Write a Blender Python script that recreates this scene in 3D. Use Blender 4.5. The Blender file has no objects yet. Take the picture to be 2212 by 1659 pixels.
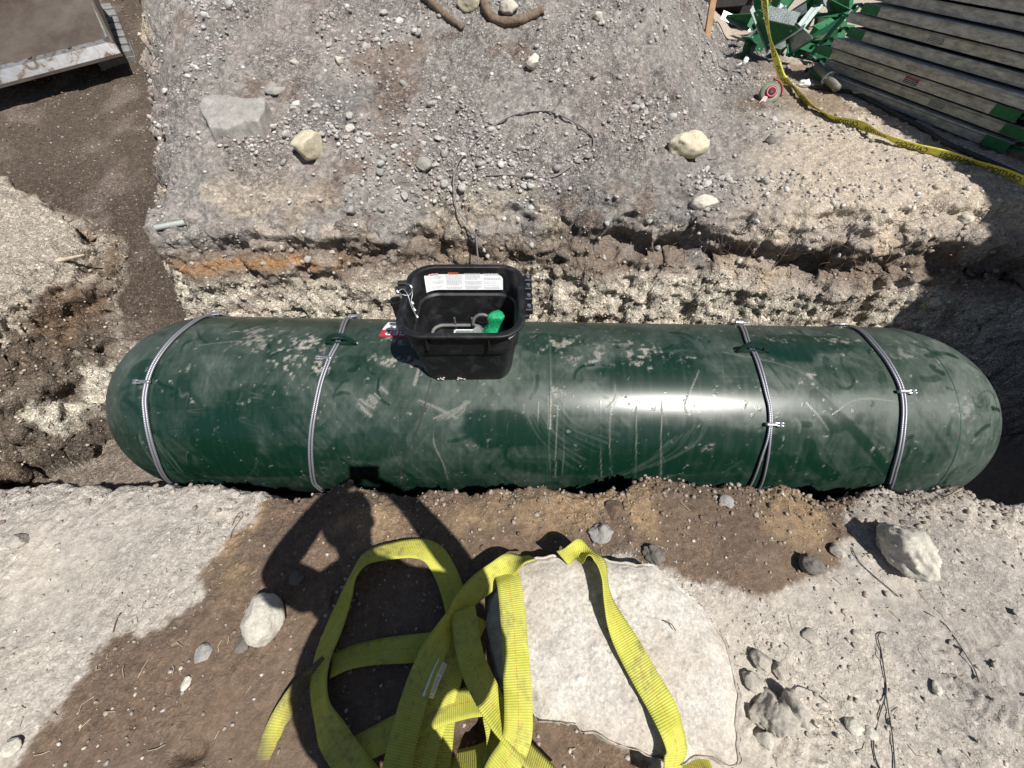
import bpy, math, random
import numpy as np
from mathutils import Vector, Matrix
from mathutils.bvhtree import BVHTree

rad = math.radians
S = bpy.context.scene
COL = S.collection

# ------------------------------------------------------------------ camera
CAM = np.array([0.0, 0.0, 1.55])
PITCH = rad(52)
cam_d = bpy.data.cameras.new('camera')
cam_d.sensor_width = 36
cam_d.lens = 36 * 830 / 2212
cam_d.clip_start = 0.02
cam_d.clip_end = 300
cam = bpy.data.objects.new('camera', cam_d)
COL.objects.link(cam)
cam.location = CAM
cam.rotation_euler = (rad(90) - PITCH, 0, 0)
S.camera = cam
UPV = np.array([0, math.sin(PITCH), math.cos(PITCH)])
FWD = np.array([0, math.cos(PITCH), -math.sin(PITCH)])

# ------------------------------------------------------------------ light
LDIR = np.array([-0.348, 0.397, -0.849])          # the way sunlight travels
LDIR = LDIR / np.linalg.norm(LDIR)
SUN_EL = math.asin(-LDIR[2])
SUN_AZ = math.atan2(-LDIR[0], -LDIR[1])           # clockwise from +Y
w = bpy.data.worlds.new('World')
S.world = w
w.use_nodes = True
nt = w.node_tree
sky = nt.nodes.new('ShaderNodeTexSky')
sky.sky_type = 'NISHITA'
sky.sun_disc = False
sky.sun_elevation = SUN_EL
sky.sun_rotation = SUN_AZ
nt.nodes['Background'].inputs[1].default_value = 0.05
nt.links.new(sky.outputs[0], nt.nodes['Background'].inputs[0])
sl = bpy.data.lights.new('sun', 'SUN')
sl.energy = 5.0
sl.angle = rad(0.55)
sl.color = (1.0, 0.965, 0.91)
so = bpy.data.objects.new('sun', sl)
COL.objects.link(so)
so.rotation_euler = Vector(LDIR).to_track_quat('-Z', 'Y').to_euler()
S.view_settings.view_transform = 'Standard'
S.view_settings.look = 'None'
S.view_settings.exposure = 0.38
S.view_settings.gamma = 1
S.view_settings.use_curve_mapping = False
S.render.engine = 'CYCLES'
S.cycles.max_bounces = 6
S.cycles.use_denoising = True

# ------------------------------------------------------------------ helpers
rng = np.random.default_rng(7)
random.seed(7)


def ray(u, v):
    """direction from the photographer's eye towards a place in the photograph"""
    return np.array([(u - 1106) / 830, 0, 0]) + (829 - v) / 830 * UPV + FWD


def at_z(u, v, z):
    d = ray(u, v)
    return CAM + d * ((z - CAM[2]) / d[2])


def tag(o, label=None, cat=None, group=None, kind=None):
    if label: o['label'] = label
    if cat: o['category'] = cat
    if group: o['group'] = group
    if kind: o['kind'] = kind
    return o


def empty(name, loc, label, cat, group=None, rot=(0, 0, 0)):
    o = bpy.data.objects.new(name, None)
    o.empty_display_size = 0.05
    o.location = Vector(loc)
    o.rotation_euler = rot
    COL.objects.link(o)
    return tag(o, label, cat, group)


def mesh_np(name, V, F, smooth=True, mat=None, attrs=None, uv=None):
    """V (n,3); F (m,k) array or list of index lists"""
    me = bpy.data.meshes.new(name)
    V = np.asarray(V, dtype=np.float32)
    if isinstance(F, np.ndarray):
        me.vertices.add(len(V))
        me.vertices.foreach_set('co', V.ravel())
        k = F.shape[1]
        me.loops.add(F.size)
        me.loops.foreach_set('vertex_index', F.ravel().astype(np.int32))
        me.polygons.add(len(F))
        me.polygons.foreach_set('loop_start', np.arange(0, F.size, k, dtype=np.int32))
        me.polygons.foreach_set('loop_total', np.full(len(F), k, dtype=np.int32))
        me.update(calc_edges=True)
    else:
        me.from_pydata([tuple(map(float, p)) for p in V], [], F)
    if smooth:
        me.polygons.foreach_set('use_smooth', np.ones(len(me.polygons), dtype=bool))
    if attrs:
        for an, arr in attrs.items():
            arr = np.asarray(arr, dtype=np.float32)
            if arr.ndim == 1:
                a = me.attributes.new(an, 'FLOAT', 'POINT'); a.data.foreach_set('value', arr)
            elif arr.shape[1] == 3:
                a = me.attributes.new(an, 'FLOAT_VECTOR', 'POINT'); a.data.foreach_set('vector', arr.ravel())
            else:
                a = me.attributes.new(an, 'FLOAT_COLOR', 'POINT'); a.data.foreach_set('color', arr.ravel())
    if uv is not None:
        l = me.uv_layers.new(name='UVMap')
        idx = np.empty(len(me.loops), dtype=np.int32)
        me.loops.foreach_get('vertex_index', idx)
        l.data.foreach_set('uv', np.asarray(uv, dtype=np.float32)[idx].ravel())
    if mat: me.materials.append(mat)
    return me


def link(name, me, parent=None, loc=None, rot=None):
    o = bpy.data.objects.new(name, me)
    COL.objects.link(o)
    if parent is not None: o.parent = parent
    if loc is not None: o.location = Vector(loc)
    if rot is not None: o.rotation_euler = rot
    return o


class MB:
    """collects shapes, then links them as ONE mesh object"""

    def __init__(s): s.V = []; s.F = []; s.UV = []

    def add(s, V, F, UV=None):
        b = len(s.V)
        s.V += [tuple(map(float, p)) for p in V]
        s.F += [[b + i for i in f] for f in F]
        s.UV += list(UV) if UV is not None else [(p[0], p[1]) for p in V]
        return s

    def box(s, c, size, M=None, bev=0.0):
        hx, hy, hz = [q / 2 for q in size]
        if bev <= 0:
            P = [(x, y, z) for x in (-hx, hx) for y in (-hy, hy) for z in (-hz, hz)]
            F = [[0, 1, 3, 2], [4, 6, 7, 5], [0, 4, 5, 1], [2, 3, 7, 6], [0, 2, 6, 4], [1, 5, 7, 3]]
        else:
            b = min(bev, hx * .9, hy * .9, hz * .9)
            P = []
            def ring(x0, y0, z): return [(-x0, -y0, z), (x0, -y0, z), (x0, y0, z), (-x0, y0, z)]
            def ring8(x0, y0, b, z):
                return [(-x0 + b, -y0, z), (x0 - b, -y0, z), (x0, -y0 + b, z), (x0, y0 - b, z), (x0 - b, y0, z), (-x0 + b, y0, z), (-x0, y0 - b, z), (-x0, -y0 + b, z)]
            P += ring8(hx - b, hy - b, b * .5, -hz) + ring8(hx, hy, b, -hz + b) + ring8(hx, hy, b, hz - b) + ring8(hx - b, hy - b, b * .5, hz)
            F = [[7, 6, 5, 4, 3, 2, 1, 0], [24, 25, 26, 27, 28, 29, 30, 31]]
            for k in range(3):
                for i in range(8):
                    j = (i + 1) % 8
                    F.append([k * 8 + i, k * 8 + j, k * 8 + 8 + j, k * 8 + 8 + i])
        out = []
        for p in P:
            q = np.array(p)
            if M is not None: q = np.asarray(M) @ q
            out.append(q + np.array(c))
        return s.add(out, F)

    def prism(s, pts2, fn, t0, t1):
        """polygon pts2 extruded between t0 and t1; fn(a,b,t)->xyz"""
        n = len(pts2)
        P = [fn(a, b, t0) for a, b in pts2] + [fn(a, b, t1) for a, b in pts2]
        F = [list(range(n))[::-1], list(range(n, 2 * n))] + [[i, (i + 1) % n, n + (i + 1) % n, n + i] for i in range(n)]
        return s.add(P, F)

    def tube(s, pts, r, n=8, cap=True):
        V, F, UV = sweep(pts, r, n, cap)
        return s.add(V, F, UV)

    def build(s, name, mat, parent=None, smooth=False, loc=None, rot=None):
        me = mesh_np(name, np.array(s.V), s.F, smooth, mat, uv=np.array(s.UV))
        return link(name, me, parent, loc, rot)


def sweep(pts, r, n=8, cap=True):
    P = np.asarray(pts, float)
    m = len(P)
    T = np.gradient(P, axis=0)
    T /= np.linalg.norm(T, axis=1)[:, None] + 1e-12
    R = np.broadcast_to(np.asarray(r, float), (m,))
    a = np.array([0, 0, 1.0]) if abs(T[0][2]) < .9 else np.array([1.0, 0, 0])
    u = np.cross(T[0], a); u /= np.linalg.norm(u)
    V, UV = [], []
    L = np.concatenate([[0], np.cumsum(np.linalg.norm(np.diff(P, axis=0), axis=1))])
    for i in range(m):
        u = u - T[i] * np.dot(u, T[i]); u /= np.linalg.norm(u) + 1e-12
        v = np.cross(T[i], u)
        for k in range(n):
            t = 2 * math.pi * k / n
            V.append(P[i] + R[i] * (math.cos(t) * u + math.sin(t) * v))
            UV.append((L[i], k / n))
    F = [[i * n + k, i * n + (k + 1) % n, (i + 1) * n + (k + 1) % n, (i + 1) * n + k] for i in range(m - 1) for k in range(n)]
    if cap:
        F += [list(range(n))[::-1], [(m - 1) * n + k for k in range(n)]]
    return V, F, UV


def spline(pts, k=6):
    """Catmull-Rom through pts (any dimension)"""
    P = np.asarray(pts, float)
    P = np.vstack([2 * P[0] - P[1], P, 2 * P[-1] - P[-2]])
    out = []
    for i in range(1, len(P) - 2):
        for j in range(k):
            t = j / k
            a, b, c, d = P[i - 1], P[i], P[i + 1], P[i + 2]
            out.append(.5 * (2 * b + (c - a) * t + (2 * a - 5 * b + 4 * c - d) * t * t + (3 * b - a - 3 * c + d) * t ** 3))
    out.append(P[-2])
    return np.array(out)


def sm(x, a, b):
    t = np.clip((x - a) / (b - a), 0, 1)
    return t * t * (3 - 2 * t)


# numpy noise ---------------------------------------------------------
def _hash(ix, iy, iz, seed):
    h = (ix.astype(np.int64) * 374761393 + iy.astype(np.int64) * 668265263 + iz.astype(np.int64) * 1274126177 + seed * 974634777) & 0xFFFFFFFF
    h = ((h ^ (h >> 13)) * 1274126177) & 0xFFFFFFFF
    h = ((h ^ (h >> 16)) * 2246822519) & 0xFFFFFFFF
    return ((h ^ (h >> 15)) & 0xFFFFFF).astype(np.float32) / float(0xFFFFFF)


def noise(P, f, seed=0):
    """smooth value noise, -1..1; f scalar or per-axis"""
    Q = (P * np.asarray(f, dtype=np.float32)).astype(np.float32)
    i = np.floor(Q); fr = Q - i
    fr = fr * fr * fr * (fr * (fr * 6 - 15) + 10)
    i = i.astype(np.int32)
    r = np.zeros(len(P), np.float32)
    for dx in (0, 1):
        wx = fr[:, 0] if dx else 1 - fr[:, 0]
        for dy in (0, 1):
            wy = fr[:, 1] if dy else 1 - fr[:, 1]
            for dz in (0, 1):
                wz = fr[:, 2] if dz else 1 - fr[:, 2]
                r += wx * wy * wz * _hash(i[:, 0] + dx, i[:, 1] + dy, i[:, 2] + dz, seed)
    return r * 2 - 1


def fbm(P, f, octv=4, seed=0, gain=.5):
    r = 0; a = 1; t = 0
    f = np.asarray(f, dtype=np.float32)
    for k in range(octv):
        r = r + a * noise(P + 13.7 * k, f * 2.03 ** k, seed + k); t += a; a *= gain
    return r / t * 1.6


def worley(P, f, seed=0):
    """nearest-cell distance and a random value per cell"""
    Q = (P * np.asarray(f, dtype=np.float32)).astype(np.float32)
    i = np.floor(Q).astype(np.int32); fr = Q - i
    best = np.full(len(P), 9, np.float32); cid = np.zeros(len(P), np.float32)
    for dx in (-1, 0, 1):
        for dy in (-1, 0, 1):
            for dz in (-1, 0, 1):
                jx, jy, jz = i[:, 0] + dx, i[:, 1] + dy, i[:, 2] + dz
                ox, oy, oz = _hash(jx, jy, jz, seed), _hash(jx, jy, jz, seed + 1), _hash(jx, jy, jz, seed + 2)
                d = (dx + ox - fr[:, 0]) ** 2 + (dy + oy - fr[:, 1]) ** 2 + (dz + oz - fr[:, 2]) ** 2
                m = d < best
                best = np.where(m, d, best); cid = np.where(m, _hash(jx, jy, jz, seed + 3), cid)
    return np.sqrt(best), cid


def poly_sd(X, Y, poly):
    """signed distance to a polygon, positive inside"""
    d = np.full(X.shape, 1e9); ins = np.zeros(X.shape, bool)
    n = len(poly)
    for i in range(n):
        ax, ay = poly[i]; bx, by = poly[(i + 1) % n]
        ex, ey = bx - ax, by - ay
        t = np.clip(((X - ax) * ex + (Y - ay) * ey) / (ex * ex + ey * ey + 1e-12), 0, 1)
        d = np.minimum(d, (X - ax - t * ex) ** 2 + (Y - ay - t * ey) ** 2)
        c = ((ay > Y) != (by > Y)) & (X < ex * (Y - ay) / (ey if abs(ey) > 1e-9 else 1e-9) + ax)
        ins ^= c
    d = np.sqrt(d)
    return np.where(ins, d, -d)


# ------------------------------------------------------------------ materials
class Mat:
    def __init__(s, name, rough=.8, metal=0., spec=.5, col=None):
        s.m = bpy.data.materials.new(name); s.m.use_nodes = True
        s.t = s.m.node_tree; s.b = s.t.nodes['Principled BSDF']
        s.b.inputs['Roughness'].default_value = rough
        s.b.inputs['Metallic'].default_value = metal
        s.b.inputs['Specular IOR Level'].default_value = spec
        if col: s.b.inputs['Base Color'].default_value = (*col, 1)

    def n(s, typ, **kw):
        x = s.t.nodes.new(typ)
        for k, v in kw.items(): setattr(x, k, v)
        return x

    def l(s, a, b): s.t.links.new(a, b)

    def put(s, sock, v):
        if hasattr(v, 'is_linked'): s.l(v, sock)
        else: sock.default_value = v

    def attr(s, name, out='Color'): return s.n('ShaderNodeAttribute', attribute_name=name).outputs[out]

    def obj(s): return s.n('ShaderNodeTexCoord').outputs['Object']

    def noise(s, vec, scale, detail=4, rough=.55, dist=0.):
        x = s.n('ShaderNodeTexNoise'); s.l(vec, x.inputs['Vector'])
        x.inputs['Scale'].default_value = scale; x.inputs['Detail'].default_value = detail
        x.inputs['Roughness'].default_value = rough; x.inputs['Distortion'].default_value = dist
        return x.outputs['Fac']

    def ramp(s, fac, stops):
        x = s.n('ShaderNodeValToRGB'); s.l(fac, x.inputs[0])
        e = x.color_ramp.elements
        while len(e) < len(stops): e.new(.5)
        for q, (p, c) in zip(e, stops):
            q.position = p; q.color = (c, c, c, 1) if not hasattr(c, '__len__') else (*c, 1)
        return x.outputs[0]

    def mix(s, fac, a, b, typ='MIX'):
        x = s.n('ShaderNodeMix', data_type='RGBA', blend_type=typ)
        s.put(x.inputs[0], fac)
        for sock, v in ((x.inputs[6], a), (x.inputs[7], b)):
            if hasattr(v, 'is_linked'): s.l(v, sock)
            else: sock.default_value = (*v, 1) if len(v) == 3 else v
        return x.outputs[2]

    def math(s, op, a, b=0.5, clamp=False):
        x = s.n('ShaderNodeMath', operation=op, use_clamp=clamp)
        s.put(x.inputs[0], a); s.put(x.inputs[1], b)
        return x.outputs[0]

    def scale(s, vec, xyz):
        x = s.n('ShaderNodeMapping'); s.l(vec, x.inputs[0]); x.inputs['Scale'].default_value = xyz
        return x.outputs[0]

    def col(s, v): s.put(s.b.inputs['Base Color'], v); return s

    def rough(s, v): s.put(s.b.inputs['Roughness'], v); return s

    def bump(s, h, strength=.4, dist=.01):
        x = s.n('ShaderNodeBump'); s.l(h, x.inputs['Height'])
        x.inputs['Strength'].default_value = strength; x.inputs['Distance'].default_value = dist
        prev = s.b.inputs['Normal']
        if prev.is_linked: s.l(prev.links[0].from_socket, x.inputs['Normal'])
        s.l(x.outputs[0], prev)
        return s


def ground_material(name):
    m = Mat(name, .95, spec=.2)
    o = m.obj(); c = m.attr('Col'); wet = m.attr('Wet', 'Fac'); grit = m.attr('Grit', 'Fac')
    f1 = m.noise(o, 30, 8, .7); f2 = m.noise(o, 140, 4, .65)
    warp = m.n('ShaderNodeVectorMath', operation='ADD'); m.l(o, warp.inputs[0])
    wn = m.n('ShaderNodeTexNoise'); m.l(o, wn.inputs['Vector']); wn.inputs['Scale'].default_value = 45
    sc_ = m.n('ShaderNodeVectorMath', operation='SCALE'); m.l(wn.outputs['Color'], sc_.inputs[0]); sc_.inputs['Scale'].default_value = .022
    m.l(sc_.outputs[0], warp.inputs[1])
    vs = []
    for sc in (38, 80, 170):
        v = m.n('ShaderNodeTexVoronoi'); m.l(warp.outputs[0], v.inputs['Vector']); v.inputs['Scale'].default_value = sc; vs.append(v)
    def val(v):
        x = m.n('ShaderNodeSeparateColor'); m.l(v.outputs['Color'], x.inputs[0]); return x.outputs[0]
    # soil is a mix of grains, each with its own tone
    g1 = m.ramp(val(vs[0]), [(0., .72), (.5, .97), (.85, 1.15), (1., 1.5)])
    g2 = m.ramp(val(vs[1]), [(0., .62), (.5, .96), (.8, 1.18), (1., 1.7)])
    g3 = m.ramp(val(vs[2]), [(0., .6), (.5, 1.), (1., 1.6)])
    c = m.mix(m.math('MULTIPLY', grit, .55), c, m.mix(1, c, g1, 'MULTIPLY'))
    c = m.mix(m.math('MULTIPLY', grit, .85), c, m.mix(1, c, g2, 'MULTIPLY'))
    ma = m.n('ShaderNodeMath', operation='MULTIPLY_ADD'); m.l(grit, ma.inputs[0]); ma.inputs[1].default_value = .65; ma.inputs[2].default_value = .22
    c = m.mix(ma.outputs[0], c, m.mix(1, c, g3, 'MULTIPLY'))
    c = m.mix(1, c, m.ramp(f1, [(.25, .72), (.5, 1.0), (.75, 1.25)]), 'MULTIPLY')
    m.col(c)
    m.rough(m.math('SUBTRACT', .97, m.math('MULTIPLY', wet, m.ramp(f1, [(.35, .35), (.6, .62)]))))
    inv = lambda v: m.math('SUBTRACT', 1., v.outputs['Distance'])
    m.bump(m.math('MULTIPLY', m.math('MULTIPLY', inv(vs[0]), grit), m.ramp(val(vs[0]), [(.2, .4), (.8, 1.)])), .8, .022)
    m.bump(m.math('MULTIPLY', m.math('MULTIPLY', inv(vs[1]), grit), m.ramp(val(vs[1]), [(.2, .3), (.9, 1.)])), .9, .013)
    m.bump(m.math('MULTIPLY', inv(vs[2]), ma.outputs[0]), .7, .005)
    m.bump(m.math('MULTIPLY', f1, ma.outputs[0]), .75, .012); m.bump(f2, .45, .004)
    return m.m


def stone_material(name, base, var=.25, scale=18., spots=None, rough=.92, bumps=True):
    m = Mat(name, rough, spec=.25)
    o = m.obj()
    f = m.noise(o, scale, 8, .65); g = m.noise(o, scale * 7, 4, .6); h = m.noise(o, scale * .3, 3, .5)
    lo = tuple(q * (1 - var * 1.6) for q in base); hi = tuple(min(1, q * (1 + var)) for q in base)
    c = m.mix(m.ramp(f, [(.3, 0.), (.7, 1.)]), lo, hi)
    c = m.mix(m.ramp(h, [(.35, 0.), (.7, .6)]), c, tuple(q * .72 for q in base) if spots is None else spots)
    c = m.mix(1, c, m.ramp(g, [(.3, .8), (.7, 1.18)]), 'MULTIPLY')
    m.col(c)
    if not bumps: return m.m
    m.bump(f, .3, .010); m.bump(g, .25, .004); m.bump(m.noise(o, scale * 22, 3, .6), .7, .003)
    return m.m


M = {}
M['ground'] = ground_material('ground_soil')
pm = Mat('pebble', .93, spec=.25); pm.col(pm.mix(1, pm.attr('Col'), pm.ramp(pm.noise(pm.obj(), 120, 4), [(.3, .72), (.7, 1.25)]), 'MULTIPLY'))
pm.bump(pm.noise(pm.obj(), 160, 4), .5, .004)
M['pebble'] = pm.m
M['grey_stone'] = stone_material('grey_stone', (.34, .325, .30))
M['loose_grey'] = stone_material('loose_grey', (.40, .385, .36), .3, 1.2, bumps=False)
M['loose_pale'] = stone_material('loose_pale', (.52, .49, .44), .25, 1.2, bumps=False)
M['loose_sand'] = stone_material('loose_sand', (.38, .345, .30), .25, 1.2, bumps=False)
M['sand_stone'] = stone_material('sand_stone', (.42, .385, .335))
M['dark_stone'] = stone_material('dark_stone', (.17, .155, .14))
M['pale_stone'] = stone_material('pale_stone', (.57, .535, .46))
M['yellow_stone'] = stone_material('yellow_stone', (.60, .54, .40), .2)
sm_ = Mat('slab_stone', .93, spec=.2)
o = sm_.obj(); va = sm_.n('ShaderNodeTexVoronoi'); sm_.l(o, va.inputs['Vector']); va.inputs['Scale'].default_value = 110
vb = sm_.n('ShaderNodeTexVoronoi'); sm_.l(o, vb.inputs['Vector']); vb.inputs['Scale'].default_value = 240
sa_ = sm_.n('ShaderNodeSeparateColor'); sm_.l(va.outputs['Color'], sa_.inputs[0]); sb_ = sm_.n('ShaderNodeSeparateColor'); sm_.l(vb.outputs['Color'], sb_.inputs[0])
f = sm_.noise(o, 16, 8, .72); h = sm_.noise(o, 4.5, 5, .6); g = sm_.noise(o, 55, 5, .7)
c = sm_.mix(sm_.ramp(f, [(.35, 0.), (.65, 1.)]), (.44, .405, .36), (.57, .545, .50))
c = sm_.mix(sm_.ramp(h, [(.48, 0.), (.62, .55)]), c, (.40, .345, .285))
c = sm_.mix(1, c, sm_.ramp(sa_.outputs[0], [(0., .84), (.5, 1.), (1., 1.10)]), 'MULTIPLY')
c = sm_.mix(1, c, sm_.ramp(sb_.outputs[0], [(0., .86), (.5, 1.), (1., 1.1)]), 'MULTIPLY')
c = sm_.mix(sm_.ramp(g, [(.62, 0.), (.70, .6)]), c, (.25, .225, .195))
sm_.col(c); sm_.bump(f, .45, .014); sm_.bump(g, .3, .005); sm_.bump(va.outputs['Distance'], .25, .003)
M['slab_stone'] = sm_.m


def simple(name, col, rough=.6, metal=0., var=.25, scale=30, bump=.1, spec=.5):
    m = Mat(name, rough, metal, spec)
    f = m.noise(m.obj(), scale, 6, .6)
    m.col(m.mix(m.ramp(f, [(.3, 0.), (.7, 1.)]), tuple(q * (1 - var) for q in col), tuple(min(1, q * (1 + var)) for q in col)))
    m.bump(f, bump, .003)
    return m.m


M['black_plastic'] = None
bp = Mat('black_plastic', .42, spec=.5)
f = bp.noise(bp.obj(), 14, 7, .65, .6); g = bp.noise(bp.scale(bp.obj(), (6, 6, 60)), 3, 4)
bp.col(bp.mix(bp.ramp(f, [(.52, 0.), (.72, .5)]), (.0075, .008, .009), (.05, .052, .06)))
bp.rough(bp.ramp(f, [(.35, .36), (.65, .6)])); bp.bump(g, .08, .004)
M['black_plastic'] = bp.m
M['black_rubber'] = simple('black_rubber', (.03, .03, .032), .7)
M['white_paper'] = simple('white_paper', (.78, .79, .8), .5, var=.03)
M['print_black'] = simple('print_black', (.03, .03, .035), .6, var=.05)
M['print_grey'] = simple('print_grey', (.40, .41, .45), .6, var=.12)
M['print_red'] = simple('print_red', (.42, .03, .05), .55, var=.08)
M['print_orange'] = simple('print_orange', (.62, .13, .03), .55, var=.08)
M['print_white'] = simple('print_white', (.75, .74, .76), .55, var=.05)
M['steel_bright'] = simple('steel_bright', (.62, .62, .64), .32, .9, .2, 60)
M['galv'] = simple('galvanised', (.5, .52, .53), .42, .75, .22, 25)
M['dark_wire'] = simple('dark_wire', (.035, .033, .032), .55)
M['grey_wire'] = simple('grey_wire', (.17, .16, .155), .6)
M['green_cloth'] = None
gc = Mat('green_plastic_cover', .35, spec=.5)
f = gc.noise(gc.scale(gc.obj(), (18, 18, 6)), 4, 5, .6, 1.2)
gc.col(gc.mix(gc.ramp(f, [(.35, 0.), (.65, 1.)]), (.008, .25, .095), (.022, .42, .19))); gc.bump(f, .8, .012)
M['green_cloth'] = gc.m
gp_ = Mat('green_paint_scratched', .68)
f = gp_.noise(gp_.obj(), 22, 8, .7); g = gp_.noise(gp_.scale(gp_.obj(), (40, 8, 8)), 4, 5, .7)
c = gp_.mix(gp_.ramp(f, [(.3, 0.), (.7, 1.)]), (.006, .085, .028), (.012, .17, .06))
c = gp_.mix(gp_.ramp(g, [(.62, 0.), (.74, .8)]), c, (.30, .32, .29))
gp_.col(c); M['green_paint'] = gp_.m
M['grey_plate'] = simple('worn_grey_plate', (.30, .33, .32), .42, .5, .35, 14)
M['pale_steel'] = simple('pale_painted_steel', (.40, .47, .45), .5, .2, .25, 20)
al = Mat('weathered_aluminium', .55, .35)
f = al.noise(al.scale(al.obj(), (14, 2.2, 14)), 3, 8, .7); g = al.noise(al.obj(), 40, 5, .7)
c = al.mix(al.ramp(f, [(.35, 0.), (.68, 1.)]), (.22, .215, .20), (.54, .545, .54))
al.col(al.mix(al.ramp(g, [(.55, 0.), (.75, .6)]), c, (.075, .068, .06))); al.bump(g, .15, .004)
M['alu'] = al.m
M['wood'] = simple('weathered_wood', (.40, .25, .14), .8, var=.3, scale=18)
M['dark_wood'] = simple('dark_wood', (.03, .027, .025), .85, var=.4)
M['root'] = simple('root_bark', (.15, .105, .075), .9, var=.45, scale=45, bump=.6)
M['thin_root'] = simple('thin_root', (.13, .095, .07), .9, var=.4)
M['straw'] = simple('straw', (.42, .35, .25), .85, var=.3)
M['pvc'] = simple('grey_pvc', (.34, .36, .34), .45, var=.12)
M['white_plastic'] = simple('white_plastic', (.78, .79, .8), .4, var=.06)
M['red_plastic'] = simple('red_plastic', (.27, .02, .035), .4, var=.25)
M['olive_plastic'] = simple('olive_plastic', (.13, .15, .11), .5, var=.25)
M['track_rubber'] = simple('dusty_rubber', (.18, .18, .175), .75, var=.3, scale=20)
rs = Mat('rusty_steel', .62, .25)
f = rs.noise(rs.obj(), 4, 8, .65, .4); g = rs.noise(rs.scale(rs.obj(), (60, 5, 60)), 2, 5, .7)
c = rs.mix(rs.ramp(f, [(.3, 0.), (.5, .5), (.72, 1.)]), (.055, .038, .030), (.125, .105, .088))
c = rs.mix(rs.ramp(g, [(.58, 0.), (.75, .55)]), c, (.22, .20, .185)); rs.col(c); rs.bump(f, .2, .01)
M['rusty'] = rs.m
ws = Mat('worn_steel', .38, .75)
f = ws.noise(ws.obj(), 9, 8, .7, 1.)
ws.col(ws.mix(ws.ramp(f, [(.44, 0.), (.58, 1.)]), (.13, .105, .085), (.50, .50, .50))); ws.rough(ws.ramp(f, [(.4, .7), (.55, .34)]))
M['worn_steel'] = ws.m
M['soil_clod'] = stone_material('soil_clod', (.16, .115, .08), .3, 22)

# webbing: ribs along the length (UV u in metres), dirt
wb = Mat('yellow_webbing', .75, spec=.3)
uv = wb.n('ShaderNodeUVMap').outputs[0]
sep = wb.n('ShaderNodeSeparateXYZ'); wb.l(uv, sep.inputs[0])
rib = wb.math('SINE', wb.math('MULTIPLY', sep.outputs[0], 2 * math.pi / .0062))
weave = wb.math('SINE', wb.math('MULTIPLY', sep.outputs[1], 2 * math.pi * 14))
o = wb.obj(); f = wb.noise(o, 9, 7, .68, .5); g = wb.noise(o, 40, 5, .7)
c = wb.mix(wb.ramp(f, [(.3, 0.), (.7, 1.)]), (.36, .365, .045), (.64, .63, .13))
c = wb.mix(1, c, wb.ramp(wb.math('MULTIPLY_ADD', rib, .5), [(0., .86), (1., 1.05)]), 'MULTIPLY')
dirt = wb.math('MULTIPLY', wb.ramp(f, [(.48, 0.), (.63, 1.)]), wb.ramp(g, [(.35, .1), (.6, .7)]))
c = wb.mix(dirt, c, (.105, .085, .05))
mud = wb.attr('Mud', 'Fac')
c = wb.mix(wb.math('MULTIPLY', mud, wb.ramp(g, [(.25, .7), (.5, 1.)]), True), c, (.10, .078, .055))
red = wb.math('MULTIPLY', wb.math('LESS_THAN', wb.math('ABSOLUTE', wb.math('SUBTRACT', sep.outputs[1], .5)), .012),
              wb.math('GREATER_THAN', wb.math('SINE', wb.math('MULTIPLY', sep.outputs[0], 2 * math.pi / .02)), -.4))
c = wb.mix(wb.math('MULTIPLY', red, .7), c, (.5, .09, .03))
wb.col(c)
wb.bump(rib, .45, .0014)
M['webbing'] = wb.m
tp = Mat('yellow_tape', .42, spec=.4)
f = tp.noise(tp.obj(), 25, 6, .6, .8)
tp.col(tp.mix(tp.ramp(f, [(.3, 0.), (.7, 1.)]), (.62, .58, .06), (.85, .80, .15))); tp.bump(f, .5, .01)
M['tape'] = tp.m
cb = Mat('wire_rope', .42, .55)
uv = cb.n('ShaderNodeUVMap').outputs[0]; sep = cb.n('ShaderNodeSeparateXYZ'); cb.l(uv, sep.inputs[0])
ph = cb.math('ADD', cb.math('MULTIPLY', sep.outputs[0], 2 * math.pi / .0085), cb.math('MULTIPLY', sep.outputs[1], 2 * math.pi * 2))
tw = cb.math('SINE', ph)
cb.col(cb.mix(cb.math('MULTIPLY_ADD', tw, .5), (.20, .20, .23), (.42, .42, .46))); cb.bump(tw, .35, .001)
M['wire_rope'] = cb.m
print('materials done')

# ------------------------------------------------------------------ terrain
def near_rim():
    px = [(0, 1048), (104, 1030), (166, 1048), (243, 1048), (347, 1044), (444, 1037), (486, 1051), (537, 1056), (589, 1066), (634, 1068), (666, 1048),
          (752, 1034), (804, 1044), (891, 1062), (946, 1049), (1029, 1051), (1168, 1048), (1272, 1056), (1341, 1049), (1376, 1034), (1411, 1023), (1504, 1039),
          (1616, 1048), (1703, 1048), (1755, 1068), (1807, 1080), (1876, 1062), (1945, 1060), (2084, 1048), (2136, 1070), (2212, 1085)]
    return [tuple(at_z(u, v, 0.02)[:2]) for u, v in px]


NR = near_rim()
FAR = [(3.9, 2.18), (2.84, 2.22), (2.45, 2.27), (2.0, 2.3), (1.65, 2.34), (1.2, 2.36), (.55, 2.38), (0, 2.4), (-.45, 2.34), (-.75, 2.36), (-1.1, 2.28), (-1.36, 2.25), (-1.7, 2.3), (-2.1, 2.28)]
SIDE = [(-2.3, 2.6), (-2.46, 3.2), (-2.80, 3.96), (-3.2, 5.2), (-3.4, 7.5), (-9, 8), (-9, 4.2), (-4.6, 3.25), (-4.0, 3.0), (-3.38, 2.78), (-3.04, 2.35), (-3.08, 1.95), (-3.22, 1.5), (-3.35, .95), (-3.2, .7)]
RIM = [(-2.6, .66)] + NR + [(3.9, .58)] + FAR + SIDE


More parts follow.
